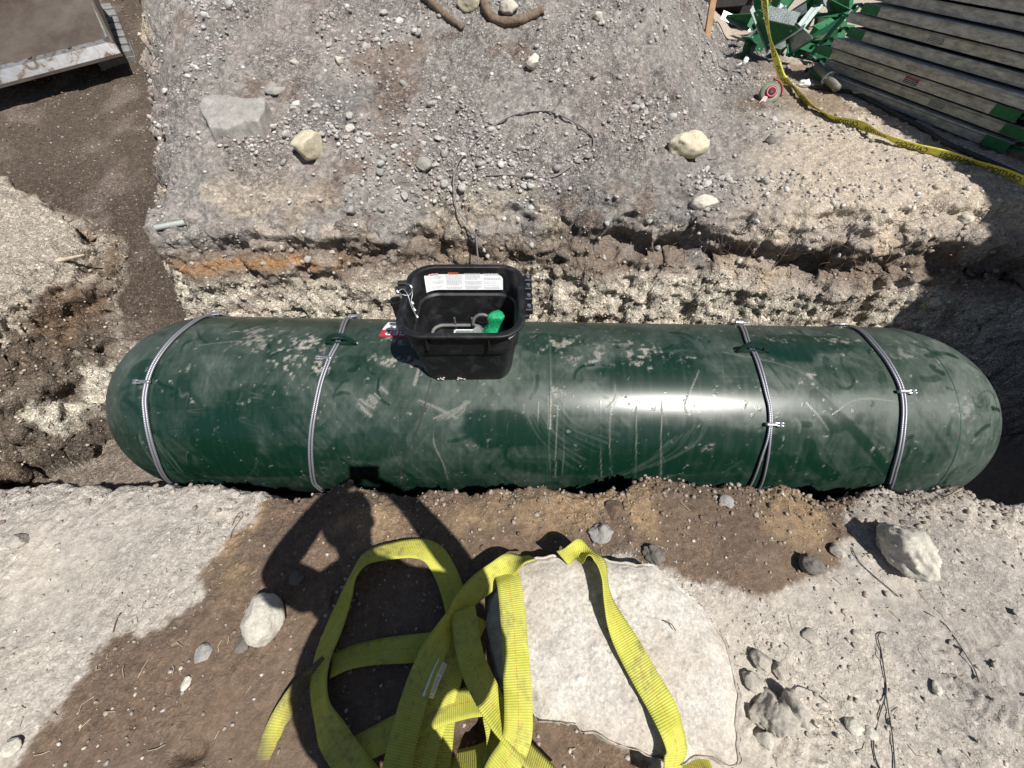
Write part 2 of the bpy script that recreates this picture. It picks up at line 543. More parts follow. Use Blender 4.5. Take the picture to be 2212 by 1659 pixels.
def upland(X, Y):
    """the ground before anything was dug"""
    far = .45 - .34 * sm(-X, 2.35, 2.95) * (1 - sm(Y, 3.0, 4.4))
    g = far * sm(Y, 1.0, 1.9)
    dl = (X - 1.1) * -.928 + (Y - 2.35) * .372
    h = np.minimum(.40 * (Y - 2.38), .85 * dl)
    h = np.minimum(h, 1.0 - .45 * (Y - 4.7))
    h = np.maximum(h, 0) * sm(X, -6.5, -2.9)
    h = np.where(h > 0, h * sm(h, -.08, .12), 0)
    return g + h


def floor_z(X, Y):
    ramp = .62 * sm(Y, 1.45, 2.25) + .30 * np.maximum(Y - 2.15, 0)
    return -.90 + ramp * sm(-X, 1.7, 2.3)


def axis(*segs):
    out = []
    for a, b, s in segs: out += list(np.arange(a, b - 1e-6, s))
    return np.array(out)


gx = np.concatenate([[-120, -60, -30, -18, -12, -9], axis((-7, -5, .12), (-5, -3.4, .03), (-3.4, 3.0, .0098), (3.0, 4.2, .03), (4.2, 7, .2)), [7, 10, 15, 25, 45, 80, 120]])
gy = np.concatenate([[-80, -40, -20, -10, -5, -3], axis((-2, -.5, .1), (-.5, .5, .0085), (.5, .76, .0052), (.76, 1.76, .017), (1.76, 2.5, .0046), (2.5, 3.4, .0105), (3.4, 4.6, .018), (4.6, 7, .05), (7, 12, .25)), [12, 16, 24, 40, 70, 120]])
nx, ny = len(gx), len(gy)
X, Y = np.meshgrid(gx, gy)
X, Y = X.ravel(), Y.ravel()
P2 = np.stack([X, Y, X * 0], 1).astype(np.float32)
inner = (np.abs(X) < 6) & (Y > -3) & (Y < 9)
sd = np.full(X.shape, -5.0)
# the wobble of the cut, less along the near rim that the photo draws exactly
wob = np.where(Y > 1.1, 1.0, .18)
sd_in = poly_sd(X[inner], Y[inner], RIM)
sd[inner] = sd_in + wob[inner] * (.075 * noise(P2[inner], 2.3, 3) + .05 * noise(P2[inner], 6, 4) + .022 * noise(P2[inner], 13, 6)) + .012 * noise(P2[inner], 17, 5)
d = np.maximum(sd, 0)
k_near = 1 - sm(Y, .95, 1.25)
k_left = sm(-X, 2.2, 2.7) * (1 - sm(Y, 2.3, 2.9)) * sm(Y, .75, 1.0)
k_side = sm(-X, 2.0, 2.5) * sm(Y, 2.25, 2.7)
fd = 1.45 * d + 3.6 * d ** 2
fd = fd * (1 - k_left) + k_left * (1.7 * d + 1.3 * d * d)
fd = fd * (1 - k_side) + k_side * (1.9 * d)
fd = fd * (1 - k_near) + k_near * (5.0 * d + .5 * sm(d, 0, .05) * .2)
G = upland(X, Y)
FZ = floor_z(X, Y)
rim_round = (.10 * np.exp(-np.abs(sd) / .22) + .03 * np.exp(-np.abs(sd) / .07)) * (1 - k_near) * (1 - .6 * sm(X, 1.4, 2.0)) + .015 * np.exp(-np.abs(sd) / .04) * k_near
Zd = G - fd - rim_round
isfl = sm(FZ - Zd, -.06, .04)
Z = np.where(Zd > FZ, Zd, FZ + .0 * X)
Z = Zd * (1 - isfl) + FZ * isfl
Z = np.where(sd < -.5, G, Z)

# zones --------------------------------------------------------------
z_pit = sm(sd, .0, .05)
z_wall = z_pit * (1 - isfl)
z_ramp = z_pit * isfl * sm(-X, 1.6, 2.1)
z_nearg = (1 - sm(Y, .9, 1.1)) * (1 - z_pit)
z_farg = sm(Y, 1.1, 1.4) * (1 - z_pit)
dl = (X - 1.1) * -.928 + (Y - 2.35) * .372
heapy = sm(dl + .12 * noise(P2, 2.2, 7), -.75, -.15) * sm(X, -3.2, -2.6) * sm(Y, 1.9, 2.2)      # where the grey rubble lies
z_rub = z_farg * heapy
z_flat = z_farg * (1 - heapy)
block = sm(-X, 2.5, 2.8) * (1 - sm(Y, 3.0, 3.6))

P3 = np.stack([X, Y, Z], 1).astype(np.float32)
# normals of the smooth shape
def grid_normals(Z):
    Zg = Z.reshape(ny, nx)
    dzx = np.gradient(Zg, gx, axis=1); dzy = np.gradient(Zg, gy, axis=0)
    N = np.stack([-dzx, -dzy, np.ones_like(dzx)], -1)
    return (N / np.linalg.norm(N, axis=-1, keepdims=True)).reshape(-1, 3)


N = grid_normals(Z)
fine = (np.abs(X) < 5.2) & (Y > -.6) & (Y < 6)
Pf = P3[fine]
disp = np.zeros(len(X)); C_ = np.zeros((len(X), 3))
w1, id1 = worley(Pf, 24, 11)
w2, id2 = worley(Pf + .004 * noise(Pf, 40, 2)[:, None], 52, 21)
n5 = noise(Pf, 5, 31); n14 = noise(Pf, 14, 32); n40 = noise(Pf, 40, 33); n90 = noise(Pf, 90, 34)
strat = noise(Pf, (3.2, 3.2, 11), 41); strat2 = noise(Pf, (9, 9, 26), 42)
big = fbm(Pf, 2.2, 3, 51)
wl, rb, nb, rp, fl_, bk = (q[fine] for q in (z_wall, z_rub, z_nearg, z_ramp, z_flat, block))
zf = Z[fine]; xf, yf = X[fine], Y[fine]
cream_z = -.02 + .06 * noise(Pf, 1.6, 61) + .05 * np.where(X[fine] < -.6, 1, 0) - .02
creamm = sm(cream_z - zf + .04 * n14 + .03 * n5, -.05, .07)
rg = lambda f_, s_: .5 - np.abs(noise(Pf, f_, s_)) * 1.6
crag = np.abs(strat) ** .7 * np.sign(strat)
under = np.exp(-((zf - .085 + .05 * noise(Pf, 1.3, 140)) / .062) ** 2) * sm(noise(Pf, (1.5, 1.5, .5), 141) + .45 * sm(xf, .3, .8) + .25, -.1, .45)
lip = np.exp(-((zf - .23 + .05 * noise(Pf, 1.3, 140)) / .06) ** 2)
D_wall = .036 * crag + .026 * strat2 + .010 * n14 + .012 * n40 + .007 * n90 - .11 * under + .035 * lip + .035 * big * .5 + .020 * rg((7, 7, 12), 43) + .013 * rg((17, 17, 26), 44) + .008 * rg(36, 45)
lumpy = .35 + .65 * sm(noise(Pf, 6, 160), -.3, .4)
D_cream = lumpy * (.022 * (.55 - w1) * 1.6 - .010 * sm(w1, .55, .8)) + .018 * (.5 - w2) + .012 * n14 + .022 * strat2 + .014 * crag + .011 * n40 + .006 * n90 - .05 * under + .014 * rg(17, 44)
D_rub = .020 * n5 + .014 * n14 + .008 * n40 + .008 * rg(11, 46) + .013 * np.clip(.5 - w1, -.2, .5) * (id1 > .35) + .008 * (.5 - w2) + .003 * n90
D_near = .005 * n5 + .0022 * n14 + .0014 * n40 + .0018 * n90 + .0030 * (.5 - w2) * (id2 > .6)
rot_ = Pf @ np.array([[.80, .6, 0], [-.6, .8, 0], [0, 0, 1]], np.float32)
D_near = D_near + .007 * noise(rot_, (2.5, 17, 1), 170) * sm(xf, .5, 1.0) + .004 * noise(rot_, (5, 34, 1), 171) * sm(xf, .6, 1.2)
D_ramp = .012 * n5 + .008 * n14 + .0045 * n40 + .003 * n90
wf = wl * (1 - .4 * (1 - sm(Y[fine], .9, 1.2)))
dd = wf * (D_wall * (1 - creamm) + D_cream * creamm) + rb * D_rub + nb * D_near + rp * D_ramp + fl_ * (D_near * 1.5 + .004 * (.5 - w2) + .004 * n40 + .006 * n14) + fl_ * bk * (.012 * (.5 - w1) + .03 * n5 + .014 * rg((8, 8, 8), 47) + .008 * n14) + wl * bk * (.03 * crag + .03 * n5 + .02 * n14 + .022 * rg(9, 48) + .014 * rg(22, 49) + .02 * (.5 - w1))
# clods and crumbs along the near rim
rimm = np.exp(-np.abs(sd[fine]) / .10) * (Y[fine] < 1.1)
dd += rimm * (.012 * n14 + .010 * n40 + .009 * (.5 - w1) + .006 * (.5 - w2) * (X[fine] > -1.0))
disp[fine] = dd
# wet patches: traced where they lie on the near bank
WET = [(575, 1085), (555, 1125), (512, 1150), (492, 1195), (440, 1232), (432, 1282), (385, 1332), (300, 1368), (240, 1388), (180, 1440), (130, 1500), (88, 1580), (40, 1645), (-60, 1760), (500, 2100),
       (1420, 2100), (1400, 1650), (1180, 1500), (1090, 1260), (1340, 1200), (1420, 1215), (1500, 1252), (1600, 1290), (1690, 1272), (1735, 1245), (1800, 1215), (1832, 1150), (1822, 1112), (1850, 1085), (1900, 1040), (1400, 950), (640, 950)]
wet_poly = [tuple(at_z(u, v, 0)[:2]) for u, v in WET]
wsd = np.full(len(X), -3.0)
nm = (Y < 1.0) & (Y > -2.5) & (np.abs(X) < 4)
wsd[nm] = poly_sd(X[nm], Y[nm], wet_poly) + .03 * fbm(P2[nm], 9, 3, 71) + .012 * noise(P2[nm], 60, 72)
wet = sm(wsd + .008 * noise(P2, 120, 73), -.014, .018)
HOLE = [tuple(at_z(u, v, 0)[:2]) for u, v in [(975, 1545), (1040, 1540), (1075, 1590), (1070, 1640), (1000, 1650), (965, 1600)]]
hs = np.full(len(X), -3.0); hs[nm] = poly_sd(X[nm], Y[nm], HOLE)
Zdrop = -.07 * sm(hs, -.01, .05)
# mud smeared by boots at lower left, and a foot hole
mudm = wet * nm
fh = at_z(405, 1625, 0)
foot = np.exp(-(((X - fh[0]) / .05) ** 2 + ((Y - fh[1]) / .03) ** 2) ** 2)
Zdrop = Zdrop - .03 * foot * (Y < 1)
# boot prints in the pale sand at right: rows of herringbone ridges
printm = np.zeros(len(X)); pr = np.zeros(len(X))
for (u, v, ang, L_, W_) in [(2110, 1350, 20, .17, .06), (2060, 1440, 75, .13, .05), (2150, 1440, 10, .15, .055), (2170, 1520, -25, .16, .06), (1790, 1600, 60, .12, .05), (1650, 1570, -30, .1, .05), (2060, 1600, 30, .13, .05), (300, 1290, 15, .12, .05)]:
    p = at_z(u, v, 0); a = rad(ang)
    lx = (X - p[0]) * math.cos(a) + (Y - p[1]) * math.sin(a); ly = -(X - p[0]) * math.sin(a) + (Y - p[1]) * math.cos(a)
    m_ = sm(1.25 - ((lx / L_) ** 2 + (ly / W_) ** 2), 0, .35) * nm
    pr = pr + m_ * np.sin(2 * math.pi * (lx + .55 * np.abs(ly)) / .033) * .006 - m_ * .005
disp = disp + pr
V = np.stack([X, Y, Z + Zdrop], 1) + N * disp[:, None]

# colours of the soils themselves ------------------------------------
def lerp(a, b, t): return a * (1 - t[:, None]) + np.asarray(b)[None] * t[:, None]


sand = np.array([.385, .348, .302])
C_[:] = sand
cf = np.tile(sand, (len(Pf), 1))
xf, yf = X[fine], Y[fine]
# near bank
cf = lerp(cf, (.305, .278, .25), np.clip(sm(fbm(Pf, 2.0, 3, 81), -.1, .6) * .6 + .6 * sm(xf, .7, 1.5), 0, 1))
cf = lerp(cf, (.42, .38, .325), sm(fbm(Pf, 5.0, 3, 82), .1, .7) * .5)
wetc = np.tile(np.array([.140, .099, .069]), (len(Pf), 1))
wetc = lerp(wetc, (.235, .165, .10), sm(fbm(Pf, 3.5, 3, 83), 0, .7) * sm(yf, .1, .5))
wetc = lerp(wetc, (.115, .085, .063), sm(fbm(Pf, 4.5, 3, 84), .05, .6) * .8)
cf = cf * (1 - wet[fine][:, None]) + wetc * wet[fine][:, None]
# dark crumbly rim on the right of the near bank
dk = rimm * sm(xf, -.3, .2) * sm(noise(Pf, 4, 85), -.3, .4)
cf = lerp(cf, (.10, .075, .058), dk * .85)
# far flat ground (tan)
tan = lerp(np.tile(np.array([.40, .345, .28]), (len(Pf), 1)), (.40, .34, .27), sm(fbm(Pf, 3, 3, 86), 0, .7))
tan = lerp(tan, (.20, .145, .095), sm(yf, 3.1, 3.8) * sm(fbm(Pf, 2.3, 3, 87) + .35, 0, .6) * .8)
cf = lerp(cf, (0, 0, 0), sm(yf, 1.1, 1.4)) + tan * sm(yf, 1.1, 1.4)[:, None]
# rubble
rub = np.tile(np.array([.262, .242, .222]), (len(Pf), 1))
rub = lerp(rub, (.20, .19, .178), sm(fbm(Pf, 1.7, 3, 88), 0, .6) * .8)
rub = lerp(rub, (.27, .236, .215), sm(fbm(Pf, 1.3, 3, 89), .05, .5) * .7)
rub = lerp(rub, (.17, .125, .10), sm(fbm(Pf, 2.6, 3, 90), .45, .8) * .7)
rub = lerp(rub, (.43, .36, .265), sm(fbm(Pf, 2.4, 3, 150), .0, .4) * np.exp(-((yf - 2.33) / .16) ** 2) * .5 * (1 - sm(xf, .2, 1.0)))
rub = .80 * rub * (1 + .5 * ((id1 - .5) * (id1 > .35)))[:, None] * (1 + .5 * (id2 - .5))[:, None]
rbc = sm(yf, 1.1, 1.4) * heapy[fine]
cf = cf * (1 - rbc[:, None]) + rub * rbc[:, None]
# walls in layers
u_ = fbm(Pf, (1.6, 1.6, 4), 3, 91)
wc = np.tile(np.array([.33, .285, .245]), (len(Pf), 1))
wc = lerp(wc, (.47, .385, .275), sm(fbm(Pf, 2.6, 3, 92), .15, .5) * .85)
wc = lerp(wc, (.27, .225, .195), sm(u_, .1, .6) * .8)
tanr = sm(xf, .9, 1.6)
wc = lerp(wc, (.50, .44, .34), tanr * sm(zf, .28, .38) * .8)
dkb = sm(zf + .05 * u_, -.06, .02) * (1 - sm(zf + .07 * u_, .12, .24))
wc = lerp(wc, (.145, .11, .085), dkb * .82 * sm(noise(Pf, (1.2, 1.2, 3), 93) + .75, 0, .5))
orange = np.exp(-((zf - .085 - .03 * noise(Pf, 2, 94)) / .035) ** 2) * sm(-xf, .9, 1.3) * (1 - sm(-xf, 2.5, 2.9))
wc = lerp(wc, (.30, .165, .075), np.clip(orange * (1.0 + .4 * n5), 0, 1) * .9)
cream = lerp(np.tile(np.array([.47, .425, .35]), (len(Pf), 1)), (.32, .27, .215), sm(fbm(Pf, 4, 3, 95), .1, .7) * .7)
cream = cream * (1 + .3 * (id1 - .5))[:, None]
wc = wc * (1 - creamm[:, None]) + cream * creamm[:, None]
# the block at left: pale crust over dark brown, cream below
zt = zf + .05 * fbm(Pf, 3, 3, 96)
bw = lerp(np.tile(np.array([.33, .29, .245]), (len(Pf), 1)), (.15, .105, .07), sm(-zt, .02, .14))
bw = lerp(bw, (.50, .46, .38), sm(-zt, .33, .40))
bw = lerp(bw, (.19, .125, .075), np.clip(dkb * sm(fbm(Pf, 6, 2, 97), -.2, .4), 0, 1) * .6)
bw = lerp(bw, (.115, .088, .068), sm(fbm(Pf, 4.2, 4, 98), .02, .25) * .92)  # dark brown patches, painting the shade of deep crevices into the soil colour
bw = lerp(bw, (.10, .08, .065), sm(-zt, .66, .78))
bkw = bk * wl
cw = wc * (1 - bkw[:, None]) + bw * bkw[:, None]
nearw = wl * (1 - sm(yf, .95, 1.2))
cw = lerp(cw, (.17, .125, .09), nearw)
wlc = wl * np.where(yf > 1.1, sm(sd[fine] - .05 * sm(xf, -3, -2.3) * (1 - sm(xf, 1.6, 2.2)) + .10 * fbm(Pf, 4, 3, 123) + .05 * noise(Pf, 15, 124), .0, .10), 1)
cf = cf * (1 - wlc[:, None]) + cw * wlc[:, None]
cf = lerp(cf, (.345, .305, .255), bk * (1 - wl) * sm(yf, 1.1, 1.4) * .9)
# dug soil of the side trench and mud by the tank end
soil = lerp(np.tile(np.array([.088, .068, .053]), (len(Pf), 1)), (.15, .12, .10), sm(fbm(Pf, 3, 4, 99), .05, .7))
soil = lerp(soil, (.20, .165, .135), (1 - sm(yf, 1.25, 1.7)))
pitf = (z_pit * isfl)[fine]
cf = cf * (1 - pitf[:, None]) + soil * pitf[:, None]
cf *= (1 + .10 * n40 + .08 * n90)[:, None]
C_[fine] = np.clip(cf, .02, .8)
far_ = ~fine
C_[far_] = (.40, .345, .28)
Gr = np.full(len(X), .4)
Gr[fine] = np.clip(.10 * nb + .18 * nb * sm(fbm(Pf, 3, 3, 130) + .2 * sm(xf, .8, 1.6), 0, .5) + np.maximum(rbc * (1 - nb) * (.35 + .6 * sm(fbm(Pf, 2.6, 4, 131), -.25, .35)), wl * (.5 + .35 * creamm)) + .55 * rp + .45 * fl_ * (1 - heapy[fine]) + .45 * bk * (1 - wl) + .5 * rimm, 0, 1)
Wt = np.zeros(len(X)); Wt[fine] = np.clip(wet[fine] * sm(.62 - yf, 0, .5) * .9 * nb, 0, 1) * sm(fbm(Pf, 4, 3, 100) + .5, 0, .8)
idx = np.arange(nx * ny).reshape(ny, nx)
Fq = np.stack([idx[:-1, :-1].ravel(), idx[:-1, 1:].ravel(), idx[1:, 1:].ravel(), idx[1:, :-1].ravel()], 1)
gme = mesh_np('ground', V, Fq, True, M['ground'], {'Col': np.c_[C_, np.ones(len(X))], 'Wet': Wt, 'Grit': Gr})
ground = tag(link('ground', gme), kind='structure')
Vt = V.astype(np.float32)
NN = grid_normals(V[:, 2])
keep = (np.abs(X) < 6.5) & (Y > -2.2) & (Y < 9)
kf = keep[Fq].all(1)
bvh = BVHTree.FromPolygons(Vt.tolist(), Fq[kf].tolist())


def spot(u, v, lift=0.):
    """the point of the dug ground seen at this place in the photograph"""
    h = bvh.ray_cast(Vector(CAM), Vector(ray(u, v)))
    p = np.array(h[0]) if h[0] is not None else at_z(u, v, .45)
    return p + np.array([0, 0, lift])


def gz(x, y):
    h = bvh.ray_cast(Vector((x, y, 6)), Vector((0, 0, -1)))
    return h[0][2] if h[0] is not None else 0.


print('ground done', nx, ny)

# ------------------------------------------------------------------ loose stones
def ico(sub):
    import bmesh
    bm = bmesh.new(); bmesh.ops.create_icosphere(bm, subdivisions=sub, radius=1)
    v = np.array([q.co[:] for q in bm.verts]); f = np.array([[q.index for q in t.verts] for t in bm.faces]); bm.free()
    return v, f


ICO = {k: ico(k) for k in (1, 2, 3, 4, 5)}


def rock_shape(sub, seed, size=(1, 1, .7), cuts=7, rough=.12):
    r = np.random.default_rng(seed)
    v, f = ICO[sub]
    v = v.copy()
    for _ in range(cuts):
        nrm = r.normal(size=3); nrm /= np.linalg.norm(nrm)
        t = r.uniform(.55, .86)
        over = np.maximum(v @ nrm - t, 0)
        v -= over[:, None] * nrm * .92
    q = v.astype(np.float32) + r.uniform(-50, 50, 3).astype(np.float32)
    v = v * (1 + rough * fbm(q, 1.6, 3, seed % 91) + rough * .35 * noise(q, 6, seed % 77) + (rough * .2 * noise(q, 15, 5) if sub > 3 else 0))[:, None]
    return v * np.array(size), f


def scatter(name, label, cat, cand, weight, n, smin, smax, pal, sub=1, squash=.7, power=2.2):
    """a stuff object: n small stones lying on ground vertices"""
    p = weight[cand]; p = p / p.sum()
    pick = rng.choice(cand, n, p=p)
    base = [rock_shape(sub, 500 + i, (1, 1, 1), 9, .20)[0] for i in range(8)]
    F0 = ICO[sub][1]
    Vs, Cs, Fs = [], [], []
    for j, i in enumerate(pick):
        s = smin + (smax - smin) * rng.random() ** power * 1.0
        sc = s * np.array([rng.uniform(.75, 1.25), rng.uniform(.75, 1.25), rng.uniform(.5, .9) * squash / .7])
        a = rng.uniform(0, 6.28); c, s_ = math.cos(a), math.sin(a)
        R = np.array([[c, -s_, 0], [s_, c, 0], [0, 0, 1]])
        b = rng.uniform(-.5, .5); R = R @ np.array([[1, 0, 0], [0, math.cos(b), -math.sin(b)], [0, math.sin(b), math.cos(b)]])
        v = (base[j % 8] * sc) @ R.T + V[i] + NN[i] * sc[2] * rng.uniform(.05, .5) + np.array([rng.uniform(-.006, .006), rng.uniform(-.006, .006), 0])
        col = pal[rng.integers(len(pal))]
        col = np.array(col) * rng.uniform(.75, 1.2) * .7 + C_[i] * .3
        Vs.append(v); Cs.append(np.tile(np.r_[col, 1], (len(v), 1))); Fs.append(F0 + j * len(v))
    me = mesh_np(name, np.concatenate(Vs), np.concatenate(Fs), False, M['pebble'], {'Col': np.concatenate(Cs)})
    return tag(link(name, me), label, cat, kind='stuff')


GREY = [(.42, .41, .39), (.50, .49, .47), (.33, .32, .31), (.60, .59, .56), (.26, .245, .23), (.46, .42, .38)]
TAN = [(.48, .43, .36), (.55, .5, .42), (.38, .33, .27), (.30, .26, .22)]
CRM = [(.62, .57, .46), (.55, .49, .38), (.48, .41, .31), (.66, .62, .52)]
BRN = [(.17, .13, .10), (.13, .10, .08), (.24, .19, .15), (.36, .31, .26)]
cand = np.where(fine & (X > -3.2) & (X < 3.2))[0]
cell = np.ones(len(X))
area = (np.gradient(gx)[None, :] * np.gradient(gy)[:, None]).ravel()
nz = np.maximum(N[:, 2], .15)
patch = np.zeros(len(X)); patch[fine] = sm(fbm(Pf, 2.4, 3, 110), -.15, .6)
lowrub = 1 + 2.2 * np.exp(-((Y - 2.62) / .22) ** 2) + 1.6 * np.exp(-((X + 2.2) / .35) ** 2)
scatter('rubble', 'loose grey gravel covering the dug heap behind the tank', 'rubble', cand, area / nz * z_rub * (.12 + patch * lowrub), 12000, .003, .018, GREY, 1, power=3.4)
scatter('rubble_stones', 'pale stones bedded in the grey heap behind the tank', 'rubble', cand, area / nz * z_rub * (.12 + patch * lowrub), 480, .014, .036, GREY, 2, power=2.6)
scatter('wall_crumbs', 'cream lumps of soil crumbling from the trench walls', 'rubble', cand, area / nz * z_wall * (Y > 1.0) * np.where(Z < .02, 1.6, .5), 5500, .003, .013, CRM[1:3] + TAN[:3] + BRN[2:], 1, .8, 2.6)
scatter('gravel', 'small gravel strewn over the pale near bank', 'gravel', cand, area * z_nearg * (.25 + patch) * (1 + 3.0 * np.exp(-((X - 1.2) / .35) ** 2) * sm(Y, -.4, 0)) * (Y > -.45), 5200, .0014, .0085, TAN + GREY[:3], 1, .8, 3.0)
scatter('bank_stones', 'small stones bedded in the cut face behind the tank', 'stones', cand, area / nz * z_wall * (Y > 1.2) * (Z > .02), 320, .006, .026, TAN + GREY + BRN[2:], 2, .9, 2.2)
scatter('crumbs', 'dark soil crumbs along the broken near edge of the trench', 'soil', cand, area * np.exp(-np.abs(sd) / .07) * (Y < 1.05) * np.where(X > -.4, 1, .25), 2600, .003, .013, BRN + TAN[2:], 1, .8, 2.2)
scatter('soil_grit', 'fine pale grit on the dark soil of the side trench', 'gravel', np.where(fine & (X > -5) & (X < -1.9))[0], area * z_ramp * (Y > 1.9), 2400, .0025, .012, BRN + [(.4, .36, .3)], 1, .8, 2.4)
scatter('flat_gravel', 'gravel on the tan ground by the plank stack', 'gravel', cand, area * z_flat * (.08 + patch ** 2) * (X > .7) * (Y < 5), 1000, .004, .022, TAN + GREY, 1, .7, 2.8)
print('scatter done')

# ------------------------------------------------------------------ the tank
TR = .52
TL = 4.873
TC = CAM + .164 * np.array([1, 0, 0]) - .149 * UPV + 2.331 * FWD
TA = np.array([1, 0, 0]) - .020 * UPV - .021 * FWD; TA /= np.linalg.norm(TA)
TB = np.array([0, 0, 1.0]) - TA * TA[2]; TB /= np.linalg.norm(TB)        # up, round the tank
TN = np.cross(TA, TB)                                                    # away from the viewer is +
if TN[1] < 0: TN = -TN
HS = TL / 2 - TR


def tp_(a, th, r=TR):
    """a along the axis, th round it from the top towards the viewer"""
    a = np.asarray(a, float); th = np.asarray(th, float)
    k = np.where(np.abs(a) <= HS, 1.0, np.sqrt(np.clip(1 - ((np.abs(a) - HS) / TR) ** 2, 0, 1)))
    rr = r * np.maximum(k, .0)
    return TC + a[..., None] * TA + rr[..., None] * (np.cos(th)[..., None] * TB - np.sin(th)[..., None] * TN)


def on_tank(u, v):
    """(a, th) where the ray to this place of the photograph meets the tank"""
    D = ray(u, v); o_ = CAM - TC
    d2 = D - TA * (D @ TA); o2 = o_ - TA * (o_ @ TA)
    A, B, Cc = d2 @ d2, d2 @ o2, o2 @ o2 - TR ** 2
    disc = B * B - A * Cc
    t = (-B - math.sqrt(disc)) / A if disc > 0 else -B / A
    p = o_ + D * t
    a = p @ TA
    if abs(a) > HS:
        c = np.sign(a) * HS * TA; oo = o_ - c
        A, B, Cc = D @ D, D @ oo, oo @ oo - TR ** 2
        disc = B * B - A * Cc
        t = (-B - math.sqrt(disc)) / A if disc > 0 else -B / A
        p = o_ + D * t; a = p @ TA
    return a, math.atan2(-(p @ TN), p @ TB)


na, nth = 860, 330
q = np.linspace(0, math.pi / 2, 90)[1:]
aa = np.concatenate([-HS - TR * np.sin(q[::-1]), np.linspace(-HS, HS, na - 178), HS + TR * np.sin(q)])
na = len(aa)
tt = np.concatenate([np.linspace(-1.0, 2.35, 290), np.linspace(2.35, 2 * math.pi - 1.0, 41)[1:-1]])
nth = len(tt)
A2, T2 = np.meshgrid(aa, tt)
A2, T2 = A2.ravel(), T2.ravel()
Vk = tp_(A2, T2)
idx = np.arange(na * nth).reshape(nth, na)
nxt = np.roll(idx, -1, axis=0)
Fk = np.stack([idx[:, :-1].ravel(), idx[:, 1:].ravel(), nxt[:, 1:].ravel(), nxt[:, :-1].ravel()], 1)[:, ::-1]
B2 = T2 * TR
Pk = np.stack([A2, B2, A2 * 0], 1).astype(np.float32)
dust = np.zeros(len(A2)); splat = np.zeros(len(A2)); wipe = np.zeros(len(A2))


def ab(u, v):
    a, t = on_tank(u, v); return np.array([a, t * TR])


def stroke(arr, pts, wd, amt, px=True, hard=.5, streak=0, seed=0):
    """a smear along pts on the tank's skin"""
    Q = np.array([ab(*p) for p in pts]) if px else np.array(pts)
    if len(Q) > 2: Q = spline(Q, 4)
    lo, hi = Q.min(0) - 2.5 * wd, Q.max(0) + 2.5 * wd
    m = np.where((A2 > lo[0]) & (A2 < hi[0]) & (B2 > lo[1]) & (B2 < hi[1]))[0]
    if not len(m): return
    x, y = A2[m], B2[m]
    dm = np.full(len(m), 9.); sg = np.zeros(len(m)); tg = np.zeros(len(m)); L = 0
    for p, r_ in zip(Q[:-1], Q[1:]):
        e = r_ - p; l = np.hypot(*e) + 1e-9
        t = np.clip(((x - p[0]) * e[0] + (y - p[1]) * e[1]) / l ** 2, 0, 1)
        dx, dy = x - p[0] - t * e[0], y - p[1] - t * e[1]
        dd = np.hypot(dx, dy); b = dd < dm
        dm = np.where(b, dd, dm); sg = np.where(b, np.sign(e[0] * dy - e[1] * dx) * dd, sg); tg = np.where(b, L + t * l, tg); L += l
    k = 1 - sm(dm, wd * hard, wd)
    if streak: k = k * np.clip(.5 + .9 * noise(np.stack([sg * 160, tg * 6, sg * 0 + seed], 1).astype(np.float32), 1.0, seed), 0, 1)
    arr[m] = np.maximum(arr[m], k * amt) if amt > 0 else arr[m] * (1 + k * amt)


# the dusty film: cloudy, wiped away low on the side and in patches
cl = fbm(Pk, (1.4, 2.2, 1), 4, 200); cl2 = fbm(Pk, (5, 7, 1), 4, 210); st = fbm(Pk, (30, 1.6, 1), 4, 220); st2 = fbm(Pk, (3, 46, 1), 3, 230); dg = fbm(Pk @ np.array([[.77, .64, 0], [-.64, .77, 0], [0, 0, 1]], np.float32), (50, 2.5, 1), 3, 232)
top = 1 - sm(B2, .1, .85)
dust = .10 + .26 * sm(cl, -.3, .7) + .20 * top * sm(cl2, -.3, .5) + .06 * st + .04 * st2 + .11 * dg * sm(cl2, -.35, .25) + .08 * fbm(Pk @ np.array([[.82, -.57, 0], [.57, .82, 0], [0, 0, 1]], np.float32), (42, 3, 1), 3, 236) * sm(cl, -.2, .3)
dust += .16 * sm(np.abs(A2 + 0), HS - .15, HS + .25) + .10 * sm(A2, .9, 1.5)
dust *= 1 - .72 * sm(B2, .72, 1.02) * sm(cl + .3, -.3, .3)
for (u, v, ra, rb_, amt) in [(500, 960, .20, .17, .92), (1080, 925, .22, .11, .85), (560, 880, .28, .12, .55), (620, 990, .25, .1, .7), (800, 960, .2, .1, .6), (1430, 815, .4, .14, .75), (1350, 960, .35, .12, .7), (1550, 960, .3, .1, .6), (1720, 745, .28, .13, .8), (1740, 860, .22, .1, .5), (1300, 1010, .5, .07, .75), (760, 800, .2, .08, .55), (1180, 740, .2, .08, .5), (1260, 880, .3, .06, .6), (1500, 860, .42, .1, .6), (480, 1015, .5, .06, .8), (1620, 1000, .4, .06, .6), (310, 800, .10, .06, .6), (1880, 890, .12, .08, .5)]:
    c0 = ab(u, v)
    e = ((A2 - c0[0]) / ra) ** 2 + ((B2 - c0[1]) / rb_) ** 2 + .45 * cl2 + .12 * st2
    dust *= 1 - amt * (1 - sm(e, .55, 1.05))
R_ = np.random.default_rng(5)
